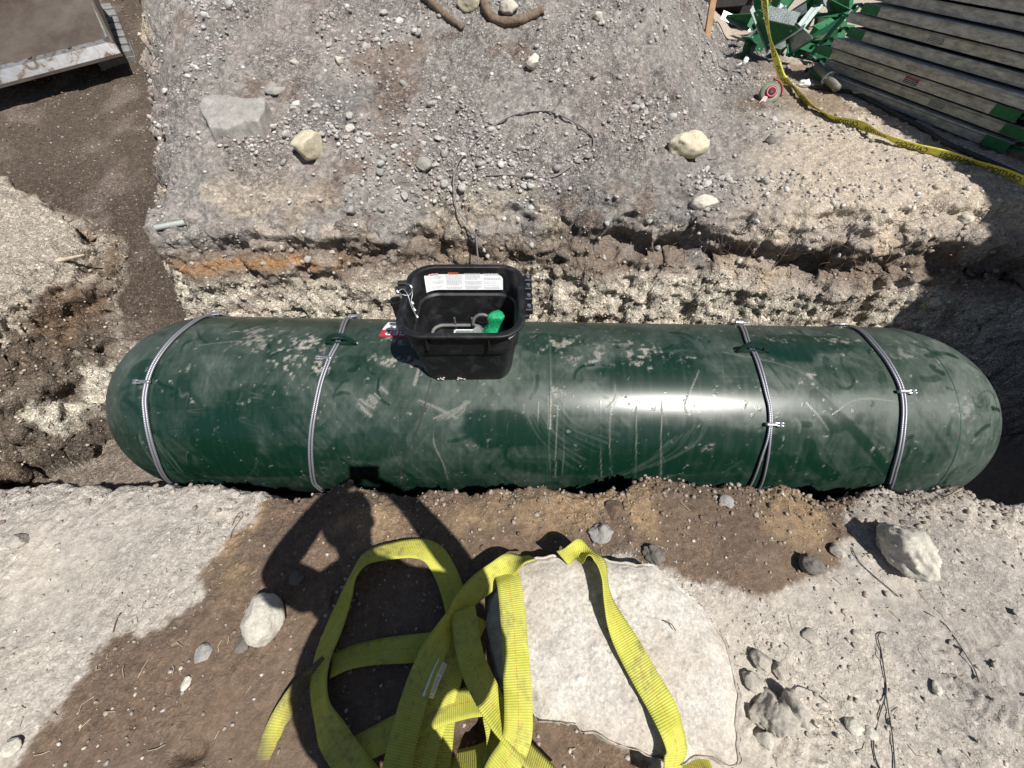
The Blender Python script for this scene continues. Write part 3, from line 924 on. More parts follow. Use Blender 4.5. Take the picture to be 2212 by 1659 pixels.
# finger and glove wipes through the dust
for i in range(230):
    a0 = R_.uniform(-2.35, 2.4); b0 = R_.uniform(-.35, 1.0); L_ = R_.uniform(.02, .16); an = R_.uniform(0, 6.28); cv = R_.uniform(-1.2, 1.2)
    if R_.random() < .45: a0 = R_.choice([R_.uniform(1.0, 2.4), R_.uniform(-2.4, -1.7)])
    pts = [(a0 + L_ * s_ * math.cos(an + cv * s_), b0 + L_ * s_ * math.sin(an + cv * s_)) for s_ in (0, .33, .66, 1)]
    stroke(dust, pts, R_.uniform(.006, .022), -R_.uniform(.4, .9), False, .55, 1 if R_.random() < .5 else 0, i)
for i in range(45):
    a0 = R_.uniform(-2.3, 2.35); b0 = R_.uniform(-.3, .95); L_ = R_.uniform(.03, .22); an = R_.uniform(0, 6.28); cv = R_.uniform(-1.0, 1.0)
    pts = [(a0 + L_ * s_ * math.cos(an + cv * s_), b0 + L_ * s_ * math.sin(an + cv * s_)) for s_ in (0, .33, .66, 1)]
    stroke(dust, pts, R_.uniform(.004, .03), R_.uniform(.2, .45), False, .2, 1, 400 + i)
# the dark straight wipes at right, and the arcs of a rag in the middle
stroke(dust, [(1760, 850), (1850, 935), (1920, 1020)], .03, -.85, hard=.6)
stroke(dust, [(1748, 960), (1762, 1000), (1800, 1030)], .04, -.85, hard=.6)
stroke(dust, [(1680, 990), (1700, 1040)], .022, -.8)
stroke(dust, [(1780, 905), (1800, 925), (1835, 915)], .03, -.8)
for k in range(9):
    stroke(dust, [(1130 + 9 * k, 880 - 4 * k), (1165 + 11 * k, 950 - 5 * k), (1240 + 12 * k, 1010 - 9 * k)], .016, .36, hard=.1, streak=1, seed=600 + k)
for k in range(7):
    stroke(dust, [(1530 - 14 * k, 905 + 8 * k), (1500 - 18 * k, 960 + 6 * k), (1420 - 18 * k, 1005 + 5 * k)], .015, .32, hard=.1, streak=1, seed=630 + k)
for k in range(6):
    stroke(dust, [(300 + 7 * k, 940), (325 + 9 * k, 990), (350 + 9 * k, 1020)], .012, .6, hard=.3, streak=1, seed=660 + k)
# dried mud: drips, scratches, splashes
for u in (1163, 1187, 1203, 1217, 1296, 1319, 1375, 1428):
    stroke(splat, [(u, 860 + R_.uniform(-10, 20)), (u + R_.uniform(-3, 3), 960), (u + R_.uniform(-4, 4), 1030)], .0045, .34, hard=.2, streak=1, seed=int(u))
stroke(splat, [(1186, 720), (1189, 800), (1188, 905)], .006, .5, hard=.1, streak=1, seed=4)
stroke(splat, [(1186, 855), (1187, 925)], .009, .9, hard=.3)
stroke(splat, [(905, 866), (945, 883), (985, 903)], .018, .38, hard=.1, streak=1, seed=11)
for k in range(7): stroke(splat, [(1003 + 1.5 * k, 868), (1005 - 4 * k, 885), (990 - 9 * k, 905)], .012, .34, hard=.1, streak=1, seed=20 + k)
stroke(splat, [(948, 912), (936, 935), (940, 965), (957, 1000), (968, 1035)], .005, .45, hard=.1, streak=1, seed=8)
for (u, v) in [(790, 885), (800, 872), (805, 862), (815, 855), (822, 848), (830, 842), (780, 880), (795, 892), (785, 870)]:
    stroke(splat, [(u - 6, v - 5), (u + 6, v + 6)], .022 if v > 858 else .011, .55, hard=.15, streak=1, seed=u)
stroke(splat, [(905, 795), (895, 830)], .012, .5, hard=.2)
stroke(splat, [(1510, 800), (1480, 870), (1490, 900)], .005, .25)
for pts in ([(1800, 895), (1860, 860), (1960, 870)], [(1560, 760), (1700, 790), (1800, 850)], [(1745, 870), (1770, 900), (1790, 930)], [(430, 745), (520, 735)]):
    stroke(splat, pts, .006, .25, hard=.1, streak=1, seed=9)
mudn = fbm(Pk, 26, 4, 240); mudn2 = fbm(Pk, 60, 3, 250)
for (u, v, ra, rb_, am) in [(650, 745, .16, .07, 1.0), (620, 780, .12, .06, .9), (690, 790, .06, .05, .9), (560, 740, .16, .07, .6), (850, 735, .09, .05, .9), (830, 775, .12, .05, .8), (900, 785, .1, .04, .85), (1200, 740, .10, .07, .8), (1270, 770, .14, .06, .6), (1400, 765, .16, .07, .85), (1320, 745, .14, .05, .5), (1210, 850, .05, .03, .9), (1745, 820, .06, .04, .8), (1690, 735, .1, .03, .7), (1820, 735, .12, .03, .6), (540, 715, .2, .04, .5), (1960, 760, .12, .08, .4), (2080, 880, .06, .1, .4)]:
    c0 = ab(u, v)
    e = np.exp(-((A2 - c0[0]) / ra) ** 2 - ((B2 - c0[1]) / rb_) ** 2)
    splat = np.maximum(splat, am * sm(e * .95 + .45 * mudn + .65 * mudn2, .65, 1.35))
dust = np.clip(dust + .05 * fbm(Pk, (60, 8, 1), 3, 270), .02, 1)
tm = Mat('green_tank_paint', .3, spec=.5)
dA = tm.attr('Dust', 'Fac'); sA = tm.attr('Splat', 'Fac'); pv = tm.attr('Skin', 'Vector')
f = tm.noise(tm.scale(pv, (1, .35, 1)), 55, 6, .7, .4); g = tm.noise(pv, 9, 7, .7, .8); fine_ = tm.noise(pv, 300, 3, .6)
dd_ = tm.math('MULTIPLY', dA, tm.ramp(g, [(.3, .65), (.55, 1.0), (.75, 1.4)]), True)
dd_ = tm.math('MULTIPLY', dd_, tm.ramp(f, [(.3, .7), (.6, 1.15)]), True)
c = tm.mix(tm.math('MULTIPLY', dd_, .56, True), (.0017, .0195, .0108), (.155, .178, .160))
sp = tm.math('MULTIPLY', sA, tm.ramp(tm.noise(pv, 130, 5, .75), [(.36, .15), (.58, 1.1)]), True)
def hair(sc, mp, w_, mseed, th):
    n_ = tm.noise(tm.scale(pv, mp), sc, 2, .5, .3)
    a_ = tm.math('ABSOLUTE', tm.math('SUBTRACT', n_, .5))
    ln = tm.ramp(a_, [(0., 1.), (w_, 0.)])
    return tm.math('MULTIPLY', ln, tm.ramp(tm.noise(tm.scale(pv, (1, 1, 1)), mseed, 5, .65), [(th, 0.), (th + .12, 1.)]))
hr = tm.math('MAXIMUM', tm.math('MAXIMUM', hair(9, (1, .35, 1), .006, 6, .52), hair(7, (.3, 1, 1), .006, 5, .54)), hair(16, (1, 1, 1), .005, 8, .56))
c = tm.mix(tm.math('MULTIPLY', hr, .12), c, (.40, .41, .37))
c = tm.mix(tm.math('MULTIPLY', sp, .75), c, (.50, .46, .41))
tm.col(c)
tm.rough(tm.math('ADD', .27, tm.math('MULTIPLY', tm.math('MAXIMUM', dd_, sp), .5)))
tm.bump(sp, .5, .004); tm.bump(fine_, .06, .001)
M['tank'] = tm.m
tank = empty('gas_tank', TC + np.array([0, 0, -TR]), 'long dark green dusty gas tank lying in the dug trench', 'tank')
TI = Matrix.Translation(-tank.location)


def local(o, root):
    """keeps world-space vertices while parenting under root"""
    o.parent = root
    o.matrix_parent_inverse = (Matrix.Translation(root.location) @ root.rotation_euler.to_matrix().to_4x4()).inverted()
    return o


tme = mesh_np('shell', Vk, Fk, True, M['tank'], {'Dust': dust, 'Splat': splat, 'Skin': np.stack([A2, B2, 0 * A2], 1)})
local(link('shell', tme), tank)
# weld seams: thin raised beads where the heads and the middle courses meet
seam = simple('green_weld', (.012, .055, .034), .45, var=.4, scale=60)
for a_ in (-HS, HS, ab(1187, 850)[0]):
    th = np.linspace(0, 2 * math.pi, 120)
    b = MB(); b.tube(tp_(np.full(120, a_), th, TR - .0015), .0035, 6, False)
    local(b.build('weld_seam', seam, smooth=True), tank)
# lifting lugs: half-round plates with an eye
for (u, v) in [(738, 744), (1624, 761)]:
    a_, t_ = on_tank(u, v)
    base = tp_(a_, t_, TR)
    outv = (base - TC) - TA * ((base - TC) @ TA); outv /= np.linalg.norm(outv); side = np.cross(TA, outv)
    R1, r2 = .078, .046
    n = 22
    V_, F_ = [], []
    for s_ in (-.006, .006):
        for i in range(n + 1):
            t = math.pi * i / n
            V_.append(base + TA * R1 * math.cos(t) + outv * R1 * 1.02 * math.sin(t) + side * s_)
            V_.append(base + TA * r2 * math.cos(t) + outv * (.016 + r2 * .92 * math.sin(t)) + side * s_)
    k = 2 * (n + 1)
    for i in range(n):
        o0 = 2 * i
        F_ += [[o0, o0 + 1, o0 + 3, o0 + 2], [k + o0, k + o0 + 2, k + o0 + 3, k + o0 + 1], [o0, o0 + 2, k + o0 + 2, k + o0], [o0 + 1, k + o0 + 1, k + o0 + 3, o0 + 3]]
    b = MB(); b.add(V_, F_)
    b.prism([(-.078, 0), (.078, 0), (.078, .016), (-.078, .016)], lambda x, y, t: base + TA * x + outv * y + side * t, -.006, .006)
    lug = local(b.build('lifting_lug', simple('lug_paint', (.008, .03, .02), .4)), tank)
    b = MB(); b.tube([base + TA * x + outv * .003 - side * .010 for x in np.linspace(-.082, .082, 8)], .004, 6)
    local(b.build('lug_weld', simple('dusty_weld', (.45, .43, .39), .8)), lug)


# wire ropes that tie the tank down
def rope_path(px, off):
    Q = np.array([on_tank(*p) for p in px])
    Q = Q[np.argsort(Q[:, 1])]
    a0, a1 = Q[0, 0], Q[-1, 0]
    ths = np.concatenate([np.linspace(Q[0, 1] - 1.5, Q[0, 1], 16)[:-1], Q[:, 1], np.linspace(Q[-1, 1], Q[-1, 1] + 1.2, 14)[1:]])
    as_ = np.concatenate([np.full(15, a0), Q[:, 0], np.full(13, a1)])
    sp_ = spline(np.stack([as_, ths], 1), 3)
    return sp_


CABLES = [
    ('twin wire rope tied over the tank end nearest the dark side trench', [(461, 682), (416, 701), (381, 729), (354, 760), (333, 794), (321, 829), (316, 864), (319, 899), (328, 947), (342, 992), (368, 1037)], None, [(319, 826, -1), (465, 675, -1)]),
    ('twin wire rope through the lug beside the open black box', [(756, 686), (736, 728), (714, 774), (697, 819), (685, 871), (676, 923), (673, 968), (675, 1009), (680, 1039)], None, [(709, 776, -1), (762, 682, 1)]),
    ('twin wire rope whose strands part low down, right of the bright reflection', [(1590, 701), (1609, 735), (1626, 767), (1640, 808), (1651, 850), (1658, 878), (1660, 912), (1655, 947), (1640, 992), (1617, 1048)],
     [(1596, 701), (1615, 735), (1632, 767), (1646, 808), (1656, 850), (1662, 878), (1664, 912), (1661, 947), (1654, 999), (1642, 1044)], [(1661, 915, 1), (1596, 700, 1)]),
    ('twin wire rope tied over the tank end in the deep shade', [(1821, 696), (1848, 711), (1883, 742), (1918, 788), (1942, 836), (1949, 878), (1947, 923), (1939, 975), (1928, 1016), (1914, 1056)], None, [(1945, 847, 1), (1822, 694, -1)]),
]
for lab, pa, pb, clips in CABLES:
    mid = tp_(*on_tank(*pa[len(pa) // 2]))
    cab = empty('tie_down_rope', mid, lab, 'wire rope', 'wire ropes tying the tank down')
    A_ = rope_path(pa, 0)
    B_ = rope_path(pb, 0) if pb else None
    for s_ in (0, 1):
        pth = (A_ if s_ == 0 or B_ is None else B_).copy()
        if B_ is None:
            sp_w = .0096 + .003 * np.sin(np.linspace(0, 9, len(pth)))
            pth[:, 0] += (sp_w if s_ else -sp_w)
        pts = tp_(pth[:, 0], pth[:, 1], TR + .0095)
        b = MB(); b.tube(spline(pts, 2), .0056, 8)
        local(b.build('strand', M['wire_rope'], smooth=True), cab)
    for (u, v, sg) in clips:
        a_, t_ = on_tank(u, v)
        c0 = tp_(a_, t_, TR + .012); outv = (c0 - TC) - TA * ((c0 - TC) @ TA); outv /= np.linalg.norm(outv); sd_ = np.cross(TA, outv)
        MM = np.stack([TA, sd_, outv], 1)
        b = MB()
        b.box(c0 + outv * .004, (.050, .016, .020), MM, .004)
        for y_ in (-.006, .006):
            b.tube([c0 + TA * sg * .02 + sd_ * y_, c0 + TA * sg * .055 + sd_ * y_ + outv * .006], .0042, 8)
            b.tube([c0 + TA * sg * .040 + sd_ * y_ + outv * .003, c0 + TA * sg * .049 + sd_ * y_ + outv * .005], .008, 6)
        local(b.build('rope_clip', M['steel_bright']), cab)

# ------------------------------------------------------------------ the open dome box on the tank
BX, BY = -.212, 1.324
ZT = TC[2] + TR
ZR = .468


def rrect(hx, hy, r, n=8):
    out = []
    for cx, cy, a0 in ((hx - r, hy - r, 0), (-hx + r, hy - r, 90), (-hx + r, -hy + r, 180), (hx - r, -hy + r, 270)):
        for k in range(n + 1):
            t = rad(a0 + 90 * k / n); out.append((cx + r * math.cos(t), cy + r * math.sin(t)))
    return np.array(out)


box = empty('dome_box', (BX, BY, ZT), 'open black plastic valve box standing on the green tank', 'valve box')


def tank_top(x, y, r=TR):
    p = np.array([x, y, 0.]); rel = p - TC; a = rel @ TA
    yy = (y - (TC + a * TA)[1])
    return (TC + a * TA)[2] + math.sqrt(max(r * r - yy * yy, 0))


# wall: (half x, half y, corner radius, height as a fraction); outer going up, inner going down
prof_o = [(.206, .172, .07, 0.), (.214, .180, .07, .12), (.226, .190, .08, .45), (.232, .196, .085, .60), (.240, .206, .09, .62), (.248, .216, .095, .90), (.250, .219, .10, .955)]
prof_l = [(.266, .240, .115, .957), (.268, .242, .117, .965), (.268, .242, .117, .992), (.264, .238, .114, 1.0), (.246, .220, .10, 1.0), (.242, .216, .10, .99)]
prof_i = [(.240, .210, .095, .90), (.232, .200, .09, .625), (.224, .190, .085, .60), (.218, .184, .08, .45), (.206, .172, .07, .12), (.199, .165, .066, .03)]
rings = []
for hx, hy, r, h in prof_o + prof_l + prof_i:
    for x, y in rrect(hx, hy, r):
        x += BX; y += BY
        zb = tank_top(x, y) - .002
        rings.append((x, y, zb + (ZR - zb) * h if h < .9 else ZT + (ZR - ZT) * h))
k = 36
F_ = [[i * k + j, i * k + (j + 1) % k, (i + 1) * k + (j + 1) % k, (i + 1) * k + j] for i in range(len(rings) // k - 1) for j in range(k)]
b = MB(); b.add(rings, F_)
body = local(b.build('wall', M['black_plastic'], smooth=True), box)
body.data.polygons.foreach_set('use_smooth', np.array([abs(1) > 0] * len(body.data.polygons)))
md = body.modifiers.new('edges', 'EDGE_SPLIT'); md.split_angle = rad(35)


def bpart(bld, name, mat, smooth=False): return local(bld.build(name, mat, smooth=smooth), box)


# stiffening ribs under the rim at the front
for x in (-.135, .118):
    b = MB(); b.box((BX + x, BY - .225, ZR - .055), (.008, .022, .07), None, .002); bpart(b, 'rib', M['black_plastic'])
b = MB(); b.box((BX - .05, BY - .214, ZR - .045), (.02, .012, .014), None, .003); bpart(b, 'rib', M['black_plastic'])
# hinge on the right side: a row of knuckles with bolts
for i, y in enumerate((.135, .075, .005, -.065)):
    b = MB(); b.box((BX + .283, BY + y, ZR - .010), (.036, .044, .030), None, .004)
    hk = bpart(b, 'hinge_knuckle', M['black_plastic'])
    b = MB(); b.tube([(BX + .284, BY + y, ZR + .004), (BX + .284, BY + y, ZR + .011)], .0085, 6)
    b.build('bolt', M['steel_bright'], hk)
b = MB(); b.box((BX + .272, BY + .035, ZR - .028), (.03, .27, .022), None, .004); bpart(b, 'hinge_strip', M['black_plastic'])
# latch ears on the left
for y, l in ((.105, .045), (.062, .05)):
    b = MB(); b.box((BX - .282, BY + y, ZR - .012), (l, .026, .030), None, .004); bpart(b, 'latch_ear', M['black_plastic'])
# pipe stub at the left front
st_ = np.array([BX - .300, BY + .005, 0])
b = MB()
n = 20
V_, F_ = [], []
for r_, z_ in ((.022, ZR - .11), (.022, ZR - .045), (.026, ZR - .043), (.026, ZR - .020), (.018, ZR - .020), (.016, ZR - .12)):
    for j in range(n): V_.append((st_[0] + r_ * math.cos(2 * math.pi * j / n), st_[1] + r_ * math.sin(2 * math.pi * j / n), z_))
F_ = [[i * n + j, i * n + (j + 1) % n, (i + 1) * n + (j + 1) % n, (i + 1) * n + j] for i in range(5) for j in range(n)] + [[5 * n + j for j in range(n)]]
b.add(V_, F_); b.box((BX - .272, BY + .005, ZR - .08), (.03, .03, .06), None, .003)
bpart(b, 'pipe_stub', M['black_plastic'])
# floor of the box and what can be seen in it
fl = ZT + .03
b = MB(); b.prism([tuple(p) for p in rrect(.205, .175, .07)], lambda x, y, t: (BX + x, BY + y, t), fl - .03, fl - .012)
bpart(b, 'floor_plate', M['black_plastic'])
b = MB(); ring_pts = [(BX - .06 + x, BY + .01 + y, fl + .022) for x, y in rrect(.125, .105, .05)]
b.tube(spline(ring_pts + [ring_pts[0]], 1), .0085, 8, False); bpart(b, 'floor_ring', simple('dull_grey_rubber', (.14, .14, .14), .6), True)
b = MB(); b.box((BX - .02, BY + .055, fl + .006), (.13, .07, .03), None, .004)
gplate = bpart(b, 'gauge_plate', M['grey_plate'])
b = MB(); rr_ = [(BX - .02 + x, BY + .055 + y, fl + .0225) for x, y in rrect(.055, .026, .012)]
b.tube(rr_ + [rr_[0]], .0026, 6, False)
b.build('gauge_frame', M['white_plastic'], gplate)
b = MB(); b.tube([(BX + .063 + .047 * math.cos(t), BY + .105 + .012 * math.sin(t), fl + .042 + .05 * math.sin(t)) for t in np.linspace(-.2, math.pi + .2, 18)], .0085, 8)
bpart(b, 'strap_hoop', simple('grey_hoop', (.11, .11, .11), .55), True)
b = MB(); b.tube([(BX + .055, BY + .07, fl - .01), (BX + .055, BY + .07, fl + .028)], .038, 18); bpart(b, 'filler_cap', M['grey_plate'])
for x in (-.075, .012, .112):
    b = MB(); b.tube([(BX + x, BY + .115, fl), (BX + x, BY + .113, fl + .075)], .005, 6); bpart(b, 'stud', simple('dark_stud', (.09, .09, .09), .5))
# the green plastic cover tied over the regulator
gv = np.array([BX + .112, BY + .07, fl - .012])
V_, F_ = [], []
n = 28
prof = [(.052, 0.), (.056, .012), (.055, .03), (.046, .05), (.036, .07), (.031, .09), (.034, .112), (.035, .128), (.028, .137), (.012, .141)]
for i, (r_, z_) in enumerate(prof):
    for j in range(n):
        t = 2 * math.pi * j / n
        q_ = r_ * (1 + .10 * math.sin(3 * t + i * .5) + .07 * math.sin(7 * t + i * 1.3) + .05 * math.sin(11 * t - i))
        V_.append(gv + np.array([q_ * math.cos(t) * 1.15 + .02 * z_ / .1, q_ * math.sin(t) * .9, z_ * 1.1]))
F_ = [[i * n + j, i * n + (j + 1) % n, (i + 1) * n + (j + 1) % n, (i + 1) * n + j] for i in range(len(prof) - 1) for j in range(n)] + [[(len(prof) - 1) * n + j for j in range(n)]]
b = MB(); b.add(V_, F_)
reg = empty('regulator_cover', gv, 'crumpled bright green plastic cover over the valve inside the black box', 'valve cover')
local(b.build('cover', M['green_cloth'], smooth=True), reg)
b = MB(); b.tube([gv + np.array([-.018, -.045, .02]), gv + np.array([-.019, -.060, .026])], .019, 18)
local(b.build('gauge', M['white_plastic']), reg)
b = MB(); b.tube([gv + np.array([-.019, -.060, .026]), gv + np.array([-.0192, -.0625, .0268])], .007, 10)
local(b.build('gauge_hub', M['print_grey']), reg)


# stickers -----------------------------------------------------------
def text_geo(body, size, ext=False):
    cu = bpy.data.curves.new('text', 'FONT'); cu.body = body; cu.size = size; cu.align_x = 'CENTER'; cu.align_y = 'CENTER'; cu.offset = size * .012
    cu.resolution_u = 3
    o = bpy.data.objects.new('text', cu); COL.objects.link(o)
    bpy.context.view_layer.update()
    me = bpy.data.meshes.new_from_object(o.evaluated_get(bpy.context.evaluated_depsgraph_get()))
    V_ = np.array([v.co[:] for v in me.vertices]); F_ = [list(p.vertices) for p in me.polygons]
    bpy.data.objects.remove(o); bpy.data.meshes.remove(me); bpy.data.curves.remove(cu)
    return V_, F_


def split_long(V_, F_): return V_, F_


# inner back wall sticker: follows the wall; s along x, h up
def wallpt(s, h, off):
    # the inner face at the back, upper band
    hx, hy, r = .240 + (h - .90) * .02, .2125 + (h - .90) * .08, .095
    x = s; y = hy
    if x < -(hx - r):
        q_ = (-(hx - r) - x) / r; t = min(q_, 1.2)
        x = -(hx - r) - (r - off) * math.sin(t); y = hy - r + (r - off) * math.cos(t)
    else: y = hy - off
    return np.array([BX + x, BY + y, ZT + (ZR - ZT) * h])


lab = empty('warning_label', wallpt(.0, .8, .002), 'white printed safety label inside the back wall of the black box', 'label')


def patch_(s0, s1, h0, h1, off, bld, nseg=24):
    V_ = []; F_ = []
    for i in range(nseg + 1):
        s = s0 + (s1 - s0) * i / nseg
        V_ += [wallpt(s, h0, off), wallpt(s, h1, off)]
    F_ = [[2 * i, 2 * i + 2, 2 * i + 3, 2 * i + 1] for i in range(nseg)]
    bld.add(V_, F_)


S0, S1, H0, H1 = -.208, .168, .66, .925
b = MB(); patch_(S0, S1, H0, H1, .0022, b, 40); local(b.build('sheet', M['white_paper']), lab)
W_ = S1 - S0


def lx(f): return S0 + W_ * f
def hz_(f): return H0 + (H1 - H0) * f


b = MB(); patch_(lx(.055), lx(.185), hz_(.83), hz_(.95), .0028, b, 8); local(b.build('danger_band', M['print_red']), lab)
b = MB(); patch_(lx(.31), lx(.44), hz_(.87), hz_(.98), .0028, b, 8); local(b.build('warning_band', M['print_orange']), lab)


def wall_text(body, size, fx, fh, mat, off):
    V_, F_ = text_geo(body, size)
    kz = 1 / (ZR - ZT)
    b = MB(); b.add([wallpt(lx(fx) + p[0], hz_(fh) + p[1] * kz, off) for p in V_], F_)
    local(b.build('lettering', mat), lab)


wall_text('DANGER', .0105, .128, .89, M['print_white'], .0034)
wall_text('WARNING', .0085, .382, .925, M['print_black'], .0034)
# warning triangle beside DANGER
b = MB(); c0 = lx(.068); b.add([wallpt(c0 - .004, hz_(.85), .0034), wallpt(c0 + .004, hz_(.85), .0034), wallpt(c0, hz_(.93), .0034)], [[0, 1, 2]])
local(b.build('symbol', M['print_white']), lab)
# the body print, lines of words too small to read
b = MB(); RR = np.random.default_rng(3)
for (f0, f1, g0, g1, nl) in [(.02, .23, .60, .80, 3), (.02, .25, .34, .54, 3), (.02, .23, .08, .22, 2), (.27, .49, .26, .84, 9), (.27, .49, .06, .18, 2), (.51, .72, .58, .96, 5), (.51, .73, .30, .50, 3), (.51, .73, .06, .24, 3), (.755, .97, .80, .96, 2), (.755, .98, .56, .70, 2), (.755, .95, .44, .48, 1), (.755, .95, .34, .38, 1), (.755, .97, .22, .26, 1), (.755, .97, .06, .16, 2)]:
    for i in range(nl):
        hh = g1 - (g1 - g0) * (i + .5) / nl; th = (g1 - g0) / nl * .42
        x = f0 + (.012 if i else 0)
        end = f1 - (RR.uniform(0, .06) if i == nl - 1 else RR.uniform(0, .012))
        while x < end - .008:
            wdt = min(RR.uniform(.012, .035), end - x)
            patch_(lx(x), lx(x + wdt), hz_(hh - th / 2), hz_(hh + th / 2), .0028, b, 2); x += wdt + .006
pr_ = local(b.build('small_print', M['print_grey']), lab); pr_['kind'] = 'stuff'
# sticker on the tank, read from the far side; half under the box
c0 = ab(862, 714)
stk = empty('tank_sticker', tp_(c0[0], c0[1] / TR), 'white and red DANGER sticker on the tank beside the black box', 'label')
sa0, sa1 = ab(826, 712)[0], ab(826, 712)[0] + .40
tb0, tb1 = ab(845, 696)[1], ab(835, 727)[1]


def skin(x, y, off): return tp_(x, y / TR, TR + off)


def tpatch(a0, a1, b0, b1, off, bld, n=14, skew=.0):
    V_ = []
    for i in range(n + 1):
        bb = b0 + (b1 - b0) * i / n; V_ += [skin(a0 + skew * (bb - tb0), bb, off), skin(a1, bb, off)]
    bld.add(V_, [[2 * i, 2 * i + 1, 2 * i + 3, 2 * i + 2] for i in range(n)])


split_ = tb0 + (tb1 - tb0) * .62
b = MB(); tpatch(sa0, sa1, tb0, split_, .0012, b); local(b.build('sheet', M['white_paper']), stk)
b = MB(); tpatch(sa0, sa1, split_, tb1, .0012, b, 8); local(b.build('danger_band', M['print_red']), stk)
V_, F_ = text_geo('DANGER', (tb1 - split_) * .92); V_ = V_ * np.array([1.15, 1, 1])
wtx = np.ptp(V_[:, 0])
b = MB(); b.add([skin(sa0 + .020 + wtx / 2 - p[0], (split_ + tb1) / 2 + p[1] - .004, .0019) for p in V_], F_); local(b.build('lettering', M['print_white']), stk)
b = MB()
for i in range(5):
    bb = tb0 + (split_ - tb0) * (.14 + .18 * i); x = sa0 + .05
    while x < sa1 - .02:
        wdt = RR.uniform(.008, .02); tpatch(x, x + wdt, bb - .0022, bb + .0022, .0019, b, 1); x += wdt + .004
pr_ = local(b.build('small_print', M['print_grey']), stk); pr_['kind'] = 'stuff'
# white sticker edge wrapping the front right corner of the box
b = MB(); V_ = []
for i in range(9):
    t = rad(-62 + 50 * i / 8); 
    for h in (.86, .92): V_.append((BX + .1530 + .097 * math.cos(t), BY - .119 + .100 * math.sin(t) - .003, ZT + (ZR - ZT) * (h + .004 * i)))
b.add(V_, [[2 * i, 2 * i + 2, 2 * i + 3, 2 * i + 1] for i in range(8)])
bpart(b, 'tape_strip', M['white_paper'])
# dried mud knocks at the foot of the box front
b = MB()
for x, s_ in ((-.13, .024), (-.028, .022)):
    for k_ in range(6): 
        v_, f_ = rock_shape(1, 900 + k_ + int(x * 100), (s_ * RR.uniform(.2, .5), .003, .006)); b.add(v_ + np.array([BX + x + RR.uniform(-.02, .02), BY - .181, tank_top(BX + x, BY - .18) + .022 + RR.uniform(-.008, .010)]), [list(q_) for q_ in f_])
bpart(b, 'mud_splash', simple('dried_mud', (.5, .45, .4), .9), True)['kind'] = 'stuff'
# sealing wires hanging over the box's left edge
sw = empty('seal_wire', (BX - .262, BY + .03, ZR), 'thin wire seal with white tags hanging over the box edge', 'wire')
for pts in ([(-.285, .02, .012), (-.262, .03, .02), (-.238, .0, .012), (-.225, -.03, -.03), (-.205, -.05, -.07)], [(-.255, .075, .012), (-.235, .06, .015), (-.222, .02, .004), (-.228, -.01, -.02), (-.212, -.03, -.05)], [(-.285, .02, .012), (-.26, .0, .014), (-.235, .005, .006), (-.222, .03, .01)]):
    b = MB(); b.tube(spline([(BX + x, BY + y, ZR + z) for x, y, z in pts], 5), .0017, 6); local(b.build('strand', M['galv'], smooth=True), sw)
for x, y, z in ((-.285, .02, .014), (-.232, .055, .014), (-.215, -.03, -.045), (-.222, -.012, -.022), (-.206, -.048, -.068)):
    b = MB(); b.box((BX + x, BY + y, ZR + z), (.008, .017, .007), np.array(Matrix.Rotation(.6, 3, 'Z')), .002); local(b.build('seal_tag', M['white_plastic']), sw)
print('box done')

